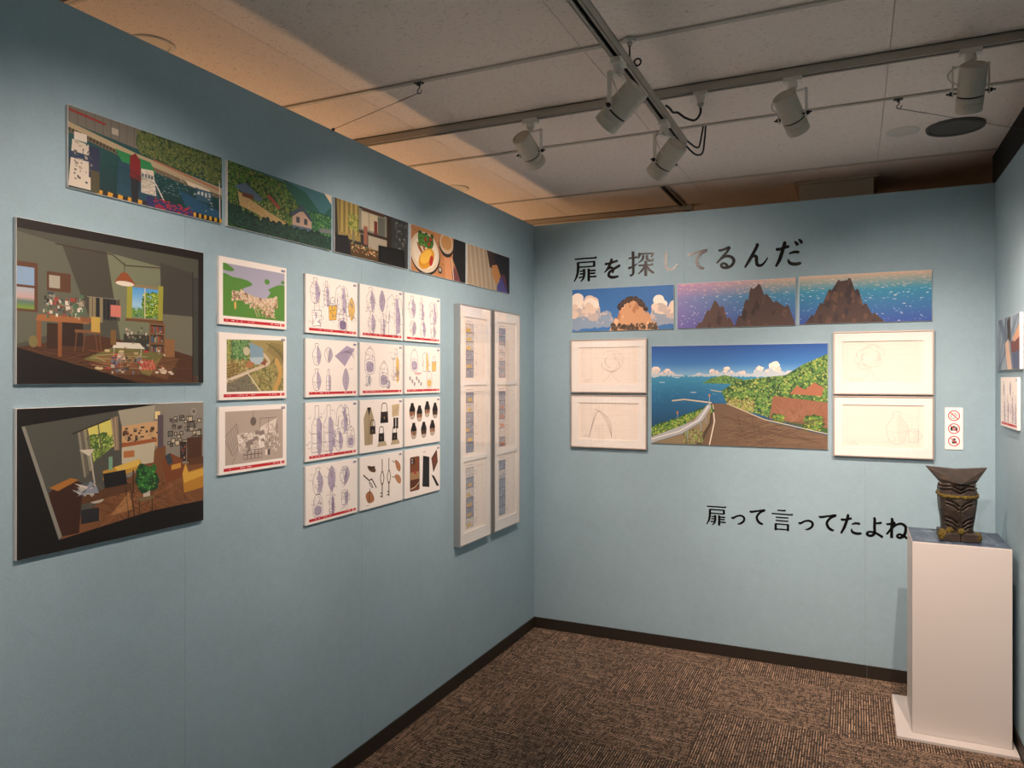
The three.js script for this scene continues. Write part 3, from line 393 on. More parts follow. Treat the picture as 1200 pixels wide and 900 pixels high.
  poly(x, [[w * 0.26, h * 0.66], [w * 0.5, h * 0.58], [w * 0.56, h * 0.6], [w * 0.54, h * 0.66], [w * 0.3, h * 0.7]], '#5c3c24'); poly(x, [[w * 0.4, h * 0.5], [w * 0.52, h * 0.49], [w * 0.53, h * 0.6], [w * 0.41, h * 0.61]], '#14161a'); for (const a of [0.52, 0.55]) line(x, [[w * a, h * 0.62], [w * (a + 0.02), h * 0.86]], '#3a2a1c', 6); poly(x, [[w * 0.14, h * 0.58], [w * 0.24, h * 0.5], [w * 0.3, h * 0.55], [w * 0.28, h * 0.9], [w * 0.17, h * 0.9]], '#3a2016'); poly(x, [[w * 0.14, h * 0.55], [w * 0.24, h * 0.5], [w * 0.28, h * 0.52], [w * 0.18, h * 0.58]], '#a87030'); for (let i = 0; i < 26; i++) poly(x, [[w * (0.24 + 0.12 * r()), h * (0.54 + 0.1 * r())], [w * (0.27 + 0.1 * r()), h * (0.53 + 0.1 * r())], [w * (0.3 + 0.08 * r()), h * (0.58 + 0.08 * r())]], pick(r, ['#b8b4a8', '#8a92a0', '#d4cec0', '#56606a'])); rect(x, w * 0.29, h * 0.74, w * 0.09, h * 0.1, '#24262a');
  poly(x, [[w * 0.44, h * 0.82], [w * 0.54, h * 0.66], [w * 0.56, h * 0.8]], 'rgba(244,190,120,.35)');
  // plant on stand, leather chair, yellow sofa, coffee table
  rect(x, w * 0.59, h * 0.72, w * 0.09, h * 0.03, '#7a6a48'); for (const a of [0.595, 0.67]) rect(x, w * a, h * 0.74, 6, h * 0.2, '#3c2c1c'); rect(x, w * 0.62, h * 0.64, w * 0.04, h * 0.08, '#c8c0b0'); leaves(x, r, 20, area(w * 0.59, w * 0.69, h * 0.5, h * 0.66), 17, ['#1c4422'], ['#2f7032'], ['#5aa048']);
  poly(x, [[w * 0.73, h * 0.46], [w * 0.78, h * 0.4], [w * 0.86, h * 0.46], [w * 0.86, h * 0.6], [w * 0.76, h * 0.64]], '#7c4526'); poly(x, [[w * 0.79, h * 0.5], [w * 0.85, h * 0.49], [w * 0.85, h * 0.53], [w * 0.79, h * 0.54]], '#cc963c'); poly(x, [[w * 0.75, h * 0.42], [w * 0.78, h * 0.4], [w * 0.8, h * 0.48], [w * 0.77, h * 0.5]], '#37424c');
  poly(x, [[w * 0.86, h * 0.58], [w, h * 0.55], [w, h * 0.72], [w * 0.87, h * 0.74]], '#b8822c'); poly(x, [[w * 0.86, h * 0.58], [w * 0.88, h * 0.5], [w * 0.9, h * 0.58], [w, h * 0.56], [w, h * 0.62], [w * 0.87, h * 0.66]], '#d8a844'); rect(x, w * 0.9, h * 0.46, w * 0.1, h * 0.06, '#5c3a22');
  // black paper margins cut on the slant
  poly(x, [[0, 0], [w * 0.72, 0], [0, h * 0.12]], '#0d0a09'); poly(x, [[0, h * 0.1], [w * 0.02, h * 0.12], [w * 0.19, h * 0.92], [w * 0.66, h * 0.84], [w, h * 0.83], [w, h], [0, h]], '#0b0908'); poly(x, [[w * 0.02, h * 0.12], [w * 0.035, h * 0.12], [w * 0.2, h * 0.9], [w * 0.185, h * 0.92]], '#8a8a80'); 
};
function seaGlitter(x, w, h, r, top, mid, low, tint) {
  rect(x, 0, 0, w, h, grad(x, 0, h, [[0, top], [0.35, mid], [1, low]])); if (tint) { const g = x.createLinearGradient(0, 0, w * 0.6, h); g.addColorStop(0, tint); g.addColorStop(1, 'rgba(150,110,190,0)'); x.fillStyle = g; x.fillRect(0, 0, w, h); }
  for (let i = 0; i < 330; i++) { const b = h * Math.pow(r(), 1.2), l = (3 + 16 * r()) * (1 - 0.4 * b / h); x.fillStyle = b < h * 0.28 ? 'rgba(244,205,180,.75)' : pick(r, ['rgba(236,232,236,.85)', 'rgba(190,214,232,.7)', 'rgba(120,160,205,.6)']); x.fillRect(w * r(), b, l, 2 + 2 * r()); }
}
function rock(x, r, pts, base, lite, dark) { clip(x, pts, () => { rect(x, 0, 0, 2000, 2000, base); for (let i = 0; i < 90; i++) { const a = 640 * r(), b = 270 * r(), u = 10 + 34 * r(); poly(x, [[a, b], [a + u * 0.6, b + u * 0.3], [a + u * 0.3, b + u * 1.6], [a - u * 0.3, b + u]], pick(r, [lite, dark, base])); } }); }
const crag = (r, w, h, x0, x1, peaks) => { const p = [[w * x0, h]]; for (const [a, b] of peaks) { p.push([w * (a - 0.012), h * (b + 0.05)], [w * a, h * b], [w * (a + 0.016), h * (b + 0.035)]); } p.push([w * x1, h]); return p; };
const artSky = (x, w, h, r) => {
  rect(x, 0, 0, w, h, grad(x, 0, h, [[0, '#2f6fb4'], [1, '#3a78b8']])); clouds(x, r, w * 0.12, h * 0.86, w * 0.7, h * 0.85, 190, ['#8fa4bc', '#c8bcb8', '#e8d2c0', '#fbeee0']); clouds(x, r, w * 0.92, h * 0.84, w * 0.55, h * 0.7, 170, ['#9aa8bc', '#d0c0b8', '#f0dcc8', '#fff4e6']);
  // sandstone cliff with dark scrub along its ledges
  rock(x, r, crag(r, w, h, 0.38, 0.86, [[0.44, 0.7], [0.5, 0.42], [0.56, 0.3], [0.63, 0.24], [0.7, 0.34], [0.75, 0.58], [0.82, 0.8]]), '#d8a378', '#eec096', '#bd825a');
  leaves(x, r, 40, (q) => { const a = 0.48 + 0.26 * q(); return [w * a, h * (0.3 + 1.6 * (a - 0.6) ** 2 * 8 - 0.05 * q())]; }, 10, ['#35251f'], ['#4a342a'], ['#5d4234']); leaves(x, r, 24, area(w * 0.4, w * 0.84, h * 0.86, h), 10, ['#45362a'], ['#5a4a3a'], ['#8a7a60']);
};
const artSeaRocks = (x, w, h, r) => { seaGlitter(x, w, h, r, '#d8b8a4', '#3f8cb4', '#3a4f9e', 'rgba(176,130,190,.75)');
  rock(x, r, crag(r, w, h, 0.16, 0.5, [[0.2, 0.86], [0.27, 0.6], [0.33, 0.4], [0.39, 0.52], [0.45, 0.78]]), '#57423c', '#6b5248', '#3f2f2e'); rock(x, r, crag(r, w, h, 0.5, 1, [[0.54, 0.74], [0.6, 0.4], [0.64, 0.16], [0.7, 0.08], [0.76, 0.3], [0.84, 0.46], [0.93, 0.56]]), '#4c3a36', '#60493f', '#352728'); };
const artSeaStack = (x, w, h, r) => { seaGlitter(x, w, h, r, '#e0c0a4', '#2f90b4', '#2a4c9c');
  rock(x, r, crag(r, w, h, 0.04, 0.66, [[0.1, 0.8], [0.17, 0.56], [0.24, 0.28], [0.31, 0.1], [0.39, 0.07], [0.45, 0.3], [0.51, 0.6], [0.58, 0.8]]), '#46332e', '#5e4438', '#33252a'); };
const artCoast = (x, w, h, r) => {
  rect(x, 0, 0, w, h * 0.34, grad(x, 0, h * 0.33, [[0, '#1f55a4'], [0.55, '#3c7fc4'], [1, '#9ccbe6']])); rect(x, 0, h * 0.3, w, h * 0.7, grad(x, h * 0.3, h * 0.8, [[0, '#3d97bc'], [0.4, '#1c6d9c'], [1, '#0c4a70']]));
  clouds(x, r, w * 0.05, h * 0.31, w * 0.3, h * 0.12, 70, ['#c2cfd8', '#e8d8cc', '#fbeadc']); clouds(x, r, w * 0.44, h * 0.31, w * 0.44, h * 0.1, 80, ['#c2cfd8', '#e4d8cc', '#fff0e0']); clouds(x, r, w * 0.7, h * 0.31, w * 0.3, h * 0.16, 90, ['#c0ced8', '#ecdccc', '#fff4e4']);
  for (let i = 0; i < 90; i++) rect(x, w * 0.42 * r(), h * (0.33 + 0.25 * r()), 6 + 20 * r(), 1.5, 'rgba(150,205,222,.5)'); for (const [a, b] of [[0.05, 0.37], [0.24, 0.47], [0.14, 0.32]]) rect(x, w * a, h * b, 40, 4, '#d8e6e8');
  clip(x, [[w * 0.31, h * 0.38], [w * 0.36, h * 0.33], [w * 0.44, h * 0.3], [w * 0.54, h * 0.34], [w * 0.56, h * 0.39]], () => { rect(x, 0, 0, w, h, '#5c8a4a'); leaves(x, r, 90, area(w * 0.31, w * 0.56, h * 0.3, h * 0.39), 7, ['#3a6a40'], ['#6a9a4c'], ['#a8c060']); });
  line(x, [[w * 0.13, h * 0.56], [w * 0.2, h * 0.545], [w * 0.36, h * 0.575]], '#d0c4a8', 10); line(x, [[w * 0.36, h * 0.45], [w * 0.56, h * 0.5]], '#b8b49c', 7);
  // hill to the right
  clip(x, [[w * 0.42, h * 0.46], [w * 0.5, h * 0.36], [w * 0.62, h * 0.33], [w * 0.78, h * 0.3], [w * 0.87, h * 0.2], [w, h * 0.1], [w, h * 0.85], [w * 0.7, h * 0.72], [w * 0.45, h * 0.58]], () => { rect(x, 0, 0, w, h, '#3a5f2a'); leaves(x, r, 560, area(w * 0.42, w, h * 0.1, h * 0.75), 17, ['#25492a', '#2e5530', '#3a6232'], ['#56843c', '#6a9444', '#4a7638', '#7c9e4a'], ['#a8b458', '#bcbf66', '#8fa850']); poly(x, [[w * 0.8, h * 0.48], [w * 0.84, h * 0.4], [w * 0.88, h * 0.44], [w * 0.93, h * 0.37], [w * 0.98, h * 0.42], [w * 0.97, h * 0.5]], '#a4674a'); });
  clip(x, [[w * 0.71, h * 0.5], [w, h * 0.56], [w, h * 0.8], [w * 0.69, h * 0.72]], () => { rect(x, 0, 0, w, h, '#8f5f46'); for (let i = 0; i < 110; i++) line(x, [[w * (0.69 + 0.31 * r()), h * (0.52 + 0.1 * r())], [w * (0.69 + 0.31 * r()), h * 0.8]], pick(r, ['rgba(176,130,100,.2)', 'rgba(90,54,40,.2)']), 3); });
  leaves(x, r, 60, area(w * 0.88, w * 0.97, h * 0.7, h * 0.82), 12, ['#2c4e20'], ['#5a8a34'], ['#b0bc4c']); leaves(x, r, 26, area(w * 0.71, w * 0.77, h * 0.69, h * 0.75), 9, ['#2c4e20'], ['#5a8a34'], ['#b0bc4c']); leaves(x, r, 60, area(w * 0.46, w * 0.6, h * 0.54, h * 0.66), 11, ['#7a6a44', '#4a6430'], ['#a89060', '#7c9a44'], ['#d4c894', '#b8c45c']);
  // road
  poly(x, [[w * 0.36, h * 0.58], [w * 0.46, h * 0.585], [w * 0.7, h * 0.76], [w, h * 0.87], [w, h], [w * 0.3, h]], '#6f5844'); for (let i = 0; i < 160; i++) line(x, [[w * (0.4 + 0.6 * r()), h * (0.66 + 0.34 * r())], [w * (0.4 + 0.6 * r()), h * (0.7 + 0.3 * r())]], pick(r, ['rgba(140,112,86,.16)', 'rgba(48,34,26,.16)']), 6); line(x, [[w * 0.45, h * 0.58], [w * 0.66, h * 0.73], [w, h * 0.855]], '#c8bca4', 6); line(x, [[w * 0.37, h * 0.6], [w * 0.38, h * 0.76], [w * 0.35, h]], '#e4dccb', 8); poly(x, [[w * 0.34, h * 0.6], [w * 0.37, h * 0.6], [w * 0.365, h * 0.78], [w * 0.3, h], [w * 0.26, h]], '#4a3c2e');
  leaves(x, r, 300, (q) => { const a = q(); return [w * 0.36 * a, h * (0.98 - 0.34 * a + 0.06 * (q() - 0.5) - 0.12 * q() * (1 - a))]; }, 13, ['#234a22', '#2e5628'], ['#4f8434', '#66963c'], ['#a8b84c', '#c8c860']);
  poly(x, [[0, h], [0, h * 0.93], [w * 0.17, h * 0.84], [w * 0.27, h * 0.72], [w * 0.345, h * 0.6], [w * 0.36, h * 0.62], [w * 0.35, h * 0.78], [w * 0.27, h]], '#8c7c5c'); leaves(x, r, 40, area(w * 0.2, w * 0.31, h * 0.86, h * 0.98), 9, ['#4a5a30', '#6a5a40'], ['#7a9a4c', '#9a8a64'], ['#c8b88c', '#b0bc60']);
  poly(x, [[0, h], [w * 0.18, h * 0.9], [w * 0.3, h * 0.78], [w * 0.36, h * 0.62], [w * 0.355, h * 0.58], [w * 0.335, h * 0.6], [w * 0.26, h * 0.76], [0, h * 0.94]], '#aeb2b4'); line(x, [[0, h * 0.96], [w * 0.17, h * 0.87], [w * 0.29, h * 0.75], [w * 0.345, h * 0.61]], '#e4e6e4', 7); line(x, [[w * 0.02, h * 0.99], [w * 0.19, h * 0.895], [w * 0.31, h * 0.76]], '#6a7074', 5); for (const [a, b] of [[0.22, 0.87], [0.3, 0.78], [0.33, 0.7]]) line(x, [[w * a, h * b], [w * a, h * (b + 0.08)]], '#8c9498', 7); for (const [a, b] of [[0.16, 0.68], [0.35, 0.5]]) { line(x, [[w * a, h * b], [w * a, h * (b + 0.08)]], '#c8c0b4', 3); disc(x, w * a, h * b, 7, 9, '#cf7a4c'); }
};

// --- white A4 sheets: pencil studies of plain things
const PEN = '#5b5160', LAV = 'rgba(128,116,158,.55)', OCH = 'rgba(222,178,72,.75)';
function curve(x, pts, col, w, close, fill) { x.strokeStyle = col; x.lineWidth = w; x.beginPath(); const n = pts.length; x.moveTo(...pts[0]); for (let i = 0; i < n - 1 + (close ? 1 : 0); i++) { const a = pts[(i - 1 + n) % n], b = pts[i % n], c = pts[(i + 1) % n], d = pts[(i + 2) % n], A = close || i ? a : b, D = close || i < n - 2 ? d : c; x.bezierCurveTo(b[0] + (c[0] - A[0]) / 6, b[1] + (c[1] - A[1]) / 6, c[0] - (D[0] - b[0]) / 6, c[1] - (D[1] - b[1]) / 6, c[0], c[1]); } if (fill) { x.fillStyle = fill; x.fill(); } if (col) x.stroke(); }
const at = (cx, cy, s, pts) => pts.map(([a, b]) => [cx + a * s, cy + b * s]);
const study = {
  vase(x, r, cx, cy, s, f = LAV) { const o = [[-0.12, -0.5], [-0.1, -0.36], [-0.3, -0.05], [-0.26, 0.28], [-0.14, 0.5], [0.14, 0.5], [0.26, 0.28], [0.3, -0.05], [0.1, -0.36], [0.12, -0.5]]; curve(x, at(cx, cy, s, [[0.02, -0.4], [0.28, 0], [0.24, 0.3], [0.12, 0.48], [0.02, 0.3]]), null, 0, true, f); curve(x, at(cx, cy, s, o), PEN, 2, true); curve(x, at(cx, cy, s, [[-0.28, 0.1], [0, 0.16], [0.28, 0.1]]), PEN, 1.4); curve(x, at(cx, cy, s, [[-0.2, 0.2], [-0.05, 0.34], [-0.1, 0.44]]), PEN, 1.4); },
  bottle(x, r, cx, cy, s, f = LAV) { curve(x, at(cx, cy, s, [[0.0, -0.2], [0.14, -0.1], [0.14, 0.5], [0.02, 0.5]]), null, 0, true, f); line(x, at(cx, cy, s, [[-0.06, -0.5], [-0.06, -0.26], [-0.16, -0.1], [-0.16, 0.5], [0.16, 0.5], [0.16, -0.1], [0.06, -0.26], [0.06, -0.5], [-0.06, -0.5]]), PEN, 2); line(x, at(cx, cy, s, [[-0.16, 0.1], [0.16, 0.1]]), PEN, 1.4); line(x, at(cx, cy, s, [[-0.16, 0.3], [0.16, 0.3]]), PEN, 1.4); },
  tote(x, r, cx, cy, s, f = null) { poly(x, at(cx, cy, s, [[-0.26, -0.1], [0.26, -0.14], [0.22, 0.42], [-0.22, 0.48]]), f || 'rgba(255,250,245,.8)'); line(x, at(cx, cy, s, [[-0.26, -0.1], [0.26, -0.14], [0.22, 0.42], [-0.22, 0.48], [-0.26, -0.1]]), PEN, 2.2); curve(x, at(cx, cy, s, [[-0.14, -0.1], [-0.12, -0.4], [0.1, -0.44], [0.14, -0.12]]), PEN, 2.2); line(x, at(cx, cy, s, [[-0.18, 0.08], [0.16, 0.04]]), PEN, 1.3); },
  coat(x, r, cx, cy, s, f = LAV) { poly(x, at(cx, cy, s, [[0.04, -0.4], [0.16, -0.42], [0.26, 0.4], [0.06, 0.5]]), f); line(x, at(cx, cy, s, [[-0.1, -0.5], [-0.3, -0.36], [-0.38, 0.2], [-0.28, 0.22], [-0.22, -0.1], [-0.26, 0.5], [0.26, 0.5], [0.22, -0.1], [0.28, 0.22], [0.38, 0.2], [0.3, -0.36], [0.1, -0.5], [0, -0.36], [-0.1, -0.5]]), PEN, 2); line(x, at(cx, cy, s, [[0, -0.36], [0.02, 0.5]]), PEN, 1.4); for (const b of [-0.16, 0.06, 0.28]) disc(x, cx + 0.05 * s, cy + b * s, 2, 2, PEN); },
  pack(x, r, cx, cy, s, f = LAV) { curve(x, at(cx, cy, s, [[-0.24, 0.1], [0, 0.02], [0.24, 0.12], [0.2, 0.42], [-0.18, 0.44]]), null, 0, true, f); curve(x, at(cx, cy, s, [[-0.28, 0.46], [-0.3, -0.16], [-0.14, -0.46], [0.14, -0.46], [0.3, -0.14], [0.27, 0.46]]), PEN, 2.2, true); curve(x, at(cx, cy, s, [[-0.28, 0], [0, -0.08], [0.28, 0]]), PEN, 1.6); curve(x, at(cx, cy, s, [[-0.1, -0.46], [0, -0.58], [0.1, -0.46]]), PEN, 2); line(x, at(cx, cy, s, [[-0.16, 0.14], [0.16, 0.14], [0.14, 0.38], [-0.14, 0.38], [-0.16, 0.14]]), PEN, 1.5); },
  leaf(x, r, cx, cy, s, f = LAV) { curve(x, at(cx, cy, s, [[0, -0.5], [0.22, -0.1], [0.16, 0.3], [0, 0.5], [-0.2, 0.2], [-0.2, -0.16]]), PEN, 1.8, true, f); line(x, at(cx, cy, s, [[0, -0.46], [0.01, 0.6]]), PEN, 1.4); for (const k of [-0.2, 0, 0.2]) line(x, at(cx, cy, s, [[0, k], [0.12, k - 0.1]]), PEN, 1.1); },
  shell(x, r, cx, cy, s, f = LAV) { curve(x, at(cx, cy, s, [[0.02, 0.44], [0.34, 0.1], [0.24, -0.28], [0.05, -0.3]]), null, 0, true, f); curve(x, at(cx, cy, s, [[0, 0.46], [-0.34, 0.08], [-0.26, -0.3], [0, -0.42], [0.26, -0.3], [0.34, 0.08]]), PEN, 2, true); for (const k of [-0.2, -0.1, 0, 0.1, 0.2]) line(x, at(cx, cy, s, [[0, 0.42], [k * 1.2, -0.34]]), PEN, 1.2); },
  mug(x, r, cx, cy, s, f = LAV) { rect(x, cx, cy - 0.3 * s, 0.24 * s, 0.6 * s, f); line(x, at(cx, cy, s, [[-0.26, -0.32], [-0.22, 0.34], [0.22, 0.34], [0.26, -0.32]]), PEN, 2); x.strokeStyle = PEN; x.beginPath(); x.ellipse(cx, cy - 0.32 * s, 0.26 * s, 0.07 * s, 0, 0, 7); x.stroke(); curve(x, at(cx, cy, s, [[0.25, -0.18], [0.4, -0.1], [0.38, 0.12], [0.23, 0.16]]), PEN, 2); },
};
function sheet(draw, banner = true) { return (x, w, h, r) => {
  rect(x, 0, 0, w, h, '#f4efe9'); draw(x, w, h, r);
  rect(x, w * 0.915, h * 0.035, w * 0.06, h * 0.035, '#4b5478'); rect(x, w * 0.922, h * 0.046, w * 0.018, h * 0.012, '#cfd2dc'); rect(x, w * 0.945, h * 0.046, w * 0.022, h * 0.012, '#cfd2dc');
  if (banner) { rect(x, w * 0.06, h * 0.915, w * 0.84, h * 0.045, '#bf1f2a'); rect(x, w * 0.915, h * 0.915, w * 0.055, h * 0.045, '#d5525a'); for (let i = 0; i < 26; i++) { const a = w * (0.08 + 0.78 * r()); if (a < w * 0.5 || a > w * 0.72) rect(x, a, h * 0.928, 3 + 9 * r(), 4, 'rgba(250,225,225,.8)'); } } };
}
const notes = (x, r, a, b, n) => { for (let i = 0; i < n; i++) rect(x, a, b + i * 9, 16 + 26 * r(), 1.8, 'rgba(80,72,84,.75)'); };
const scribble = (x, r, cx, cy, s) => { for (let i = 0; i < 16; i++) { const a = cx + (r() - 0.5) * s * 0.5, b = cy + (r() - 0.5) * s * 0.9, l = s * (0.06 + 0.14 * r()), d = r() * 3; curve(x, [[a, b], [a + l * Math.cos(d) + 4, b + l * Math.sin(d)], [a + l * 1.6 * Math.cos(d + 0.5), b + l * 1.6 * Math.sin(d + 0.5)]], pick(r, ['rgba(91,81,96,.75)', 'rgba(128,116,158,.7)', 'rgba(150,120,120,.6)']), 1 + 1.6 * r()); } for (let i = 0; i < 3; i++) { const a = cx + (r() - 0.3) * s * 0.3, b = cy + (r() - 0.5) * s * 0.6; poly(x, [[a, b], [a + s * 0.08, b + s * 0.03], [a + s * 0.05, b + s * 0.2], [a - s * 0.02, b + s * 0.14]], 'rgba(128,116,158,.4)'); } };
const many = (list) => sheet((x, w, h, r) => { for (const [k, a, b, s, f] of list) { study[k](x, r, w * a, h * b, h * s * 1.06, f); scribble(x, r, w * a, h * b, h * s); } notes(x, r, w * 0.74, h * (0.2 + 0.1 * r()), 2); });
const artMap = sheet((x, w, h, r) => {
  clip(x, [[w * 0.05, h * 0.09], [w * 0.97, h * 0.09], [w * 0.97, h * 0.87], [w * 0.05, h * 0.87]], () => {
    rect(x, 0, 0, w, h, '#a8a9bf'); curve(x, at(0, 0, 1, [[0, h * 0.3], [w * 0.2, h * 0.28], [w * 0.4, h * 0.3], [w * 0.46, h * 0.36], [w * 0.33, h * 0.44], [w * 0.4, h * 0.55], [w * 0.52, h * 0.59], [w * 0.66, h * 0.55], [w * 0.74, h * 0.44], [w * 0.72, h * 0.38], [w * 1, h * 0.32], [w * 1.1, h], [-w * 0.1, h]]), null, 0, true, '#548c36'); curve(x, at(0, 0, 1, [[w * 0.02, h * 0.06], [w * 0.2, h * 0.16], [w * 0.14, h * 0.2], [w * 0.02, h * 0.17]]), null, 0, true, '#548c36'); disc(x, w * 0.69, h * 0.27, 18, 14, '#548c36'); disc(x, w * 0.94, h * 0.24, 14, 9, '#548c36');
    for (let i = 0; i < 420; i++) { const k = r(), a = 0.3 + 0.55 * r(), b = 0.56 + (a - 0.6) ** 2 * -1.1 + 0.2 * r() * r(); const [p, q] = k < 0.72 ? [a, b] : k < 0.86 ? [0.18 + 0.16 * r(), 0.5 + 0.12 * r()] : [0.6 + 0.2 * r(), 0.6 + 0.22 * r()]; poly(x, at(w * p, h * q, 5 + 5 * r(), [[-1, -0.6], [0.6, -1], [1, 0.5], [-0.4, 1]]), pick(r, ['#c9b091', '#b89a78', '#ddc8ac', '#8f7256', '#d8c6b4'])); }
    for (let i = 0; i < 10; i++) line(x, [[w * (0.4 + 0.4 * r()), h * 0.6], [w * (0.35 + 0.5 * r()), h * (0.7 + 0.15 * r())]], '#c4aa88', 5); notes(x, r, w * 0.84, h * 0.81, 2); disc(x, w * 0.22, h * 0.7, 8, 20, '#d4b060');
  });
});
const artAerial = sheet((x, w, h, r) => {
  clip(x, [[w * 0.1, h * 0.1], [w * 0.95, h * 0.06], [w * 0.95, h * 0.88], [w * 0.1, h * 0.88]], () => {
    rect(x, 0, 0, w, h, '#9c8f5a'); leaves(x, r, 200, area(w * 0.08, w * 0.45, h * 0.05, h * 0.5), 13, ['#5a6a38'], ['#8a9650'], ['#b0ac60']); leaves(x, r, 60, area(w * 0.2, w * 0.38, h * 0.1, h * 0.4), 15, ['#44683c'], ['#5c8a54'], ['#86a868']);
    leaves(x, r, 90, area(w * 0.4, w * 0.95, h * 0.4, h * 0.9), 9, ['#6a6a3c', '#7a6e44'], ['#a0965e', '#8e9052'], ['#beb27a', '#a8a868']); leaves(x, r, 40, area(w * 0.1, w * 0.4, h * 0.4, h * 0.65), 9, ['#7a6a3c'], ['#a89460', '#8e8a4e'], ['#c4b47c']);
    poly(x, [[w * 0.74, h * 0.1], [w, h * 0.14], [w, h * 0.5], [w * 0.68, h * 0.24]], '#8a7c4c'); for (let i = 0; i < 7; i++) line(x, [[w * (0.68 + 0.05 * i), h * (0.12 + 0.02 * i)], [w, h * (0.34 + 0.05 * i)]], '#67643a', 5); for (let i = 0; i < 6; i++) line(x, [[w * 0.08, h * (0.5 + 0.04 * i)], [w * 0.26, h * (0.45 + 0.04 * i)]], '#7a6034', 5);
    curve(x, [[w * 0.1, h * 0.72], [w * 0.4, h * 0.58], [w * 0.6, h * 0.5], [w * 0.72, h * 0.42], [w * 0.64, h * 0.3]], '#c9b9a0', 16); curve(x, [[w * 0.84, h * 0.4], [w * 0.9, h * 0.6], [w * 0.8, h * 0.9]], '#bf9a58', 30); poly(x, [[w * 0.1, h * 0.78], [w * 0.38, h * 0.62], [w * 0.55, h * 0.88], [w * 0.1, h * 0.88]], '#75715f'); for (let i = 0; i < 60; i++) disc(x, w * (0.1 + 0.4 * r()), h * (0.7 + 0.18 * r()), 5, 3, pick(r, ['#5e5b4c', '#8c8872', '#6a6a54'])); line(x, [[w * 0.1, h * 0.7], [w * 0.4, h * 0.6], [w * 0.6, h * 0.9]], '#d8cfbc', 6);
    poly(x, [[w * 0.42, h * 0.12], [w * 0.62, h * 0.2], [w * 0.64, h * 0.36], [w * 0.44, h * 0.38]], '#7d9cae'); poly(x, [[w * 0.42, h * 0.36], [w * 0.64, h * 0.34], [w * 0.6, h * 0.46], [w * 0.46, h * 0.46]], '#a8bcc4'); poly(x, [[w * 0.4, h * 0.4], [w * 0.5, h * 0.44], [w * 0.46, h * 0.52], [w * 0.36, h * 0.5]], '#a8744c'); poly(x, [[w * 0.58, h * 0.44], [w * 0.68, h * 0.38], [w * 0.66, h * 0.48]], '#8a4a3c'); disc(x, w * 0.38, h * 0.26, 22, 22, '#c0bc9c');
  });
});
const artRoomLines = sheet((x, w, h, r) => {
  rect(x, w * 0.08, h * 0.07, w * 0.86, h * 0.8, '#b3a69a'); const K = '#4e4742';
  poly(x, [[w * 0.58, h * 0.34], [w * 0.86, h * 0.2], [w * 0.78, h * 0.46], [w * 0.56, h * 0.44]], '#ddd2c6'); line(x, [[w * 0.58, h * 0.2], [w * 0.58, h * 0.45], [w * 0.84, h * 0.45], [w * 0.84, h * 0.2], [w * 0.58, h * 0.2]], K, 2); line(x, [[w * 0.71, h * 0.2], [w * 0.71, h * 0.45]], K, 2); line(x, [[w * 0.48, h * 0.07], [w * 0.48, h * 0.2]], K, 1.5); disc(x, w * 0.48, h * 0.24, 20, 22, '#6a6058');
  line(x, [[w * 0.08, h * 0.44], [w * 0.24, h * 0.26], [w * 0.28, h * 0.58], [w * 0.18, h * 0.74], [w * 0.08, h * 0.5]], K, 2); for (let i = 0; i < 5; i++) line(x, [[w * (0.1 + 0.03 * i), h * (0.44 - 0.035 * i)], [w * (0.17 + 0.02 * i), h * (0.7 - 0.03 * i)]], K, 1.5); line(x, [[w * 0.18, h * 0.86], [w * 0.28, h * 0.6], [w * 0.9, h * 0.62]], K, 1.5);
  for (let i = 0; i < 90; i++) { const a = w * (0.28 + 0.34 * r()), b = h * (0.42 + 0.26 * r()); poly(x, at(a, b, 10 + 14 * r(), [[-1, -0.5], [0.7, -0.8], [1, 0.5], [-0.6, 0.7]]), pick(r, ['#d8cec2', '#c4b8ac', '#8c8078', '#e8e0d6'])); line(x, [[a, b], [a + 24 * (r() - 0.5), b + 18 * (r() - 0.5)]], K, 1.6); }
  for (let i = 0; i < 60; i++) { const a = w * (0.66 + 0.22 * r()), b = h * (0.3 + 0.4 * r()); line(x, [[a, b], [a + 20 * (r() - 0.5), b + 30 * (r() - 0.5)]], K, 1.8); if (i % 3 === 0) rect(x, a, b, 10, 16, '#d8cec4'); }
  for (let i = 0; i < 5; i++) for (let j = 0; j < 2; j++) { x.strokeStyle = K; x.lineWidth = 2; x.strokeRect(w * (0.34 + 0.055 * i), h * (0.68 + 0.07 * j), w * 0.05, h * 0.065); } for (const a of [0.66, 0.7]) rect(x, w * a, h * 0.7, w * 0.035, h * 0.09, a < 0.68 ? '#e0d6cc' : '#544c48');
});
const satchel = (x, cx, cy, s, body, flap, strap) => { curve(x, at(cx, cy, s, [[-0.42, -0.2], [-0.3, -0.95], [0.3, -0.95], [0.42, -0.2]]), strap, 5); poly(x, at(cx, cy, s, [[-0.5, -0.3], [0.5, -0.3], [0.56, 0.6], [-0.56, 0.6]]), body); poly(x, at(cx, cy, s, [[-0.52, -0.32], [0.52, -0.32], [0.44, 0.2], [-0.44, 0.2]]), flap); rect(x, cx - 0.06 * s, cy + 0.1 * s, 0.12 * s, 0.2 * s, '#a48a62'); };
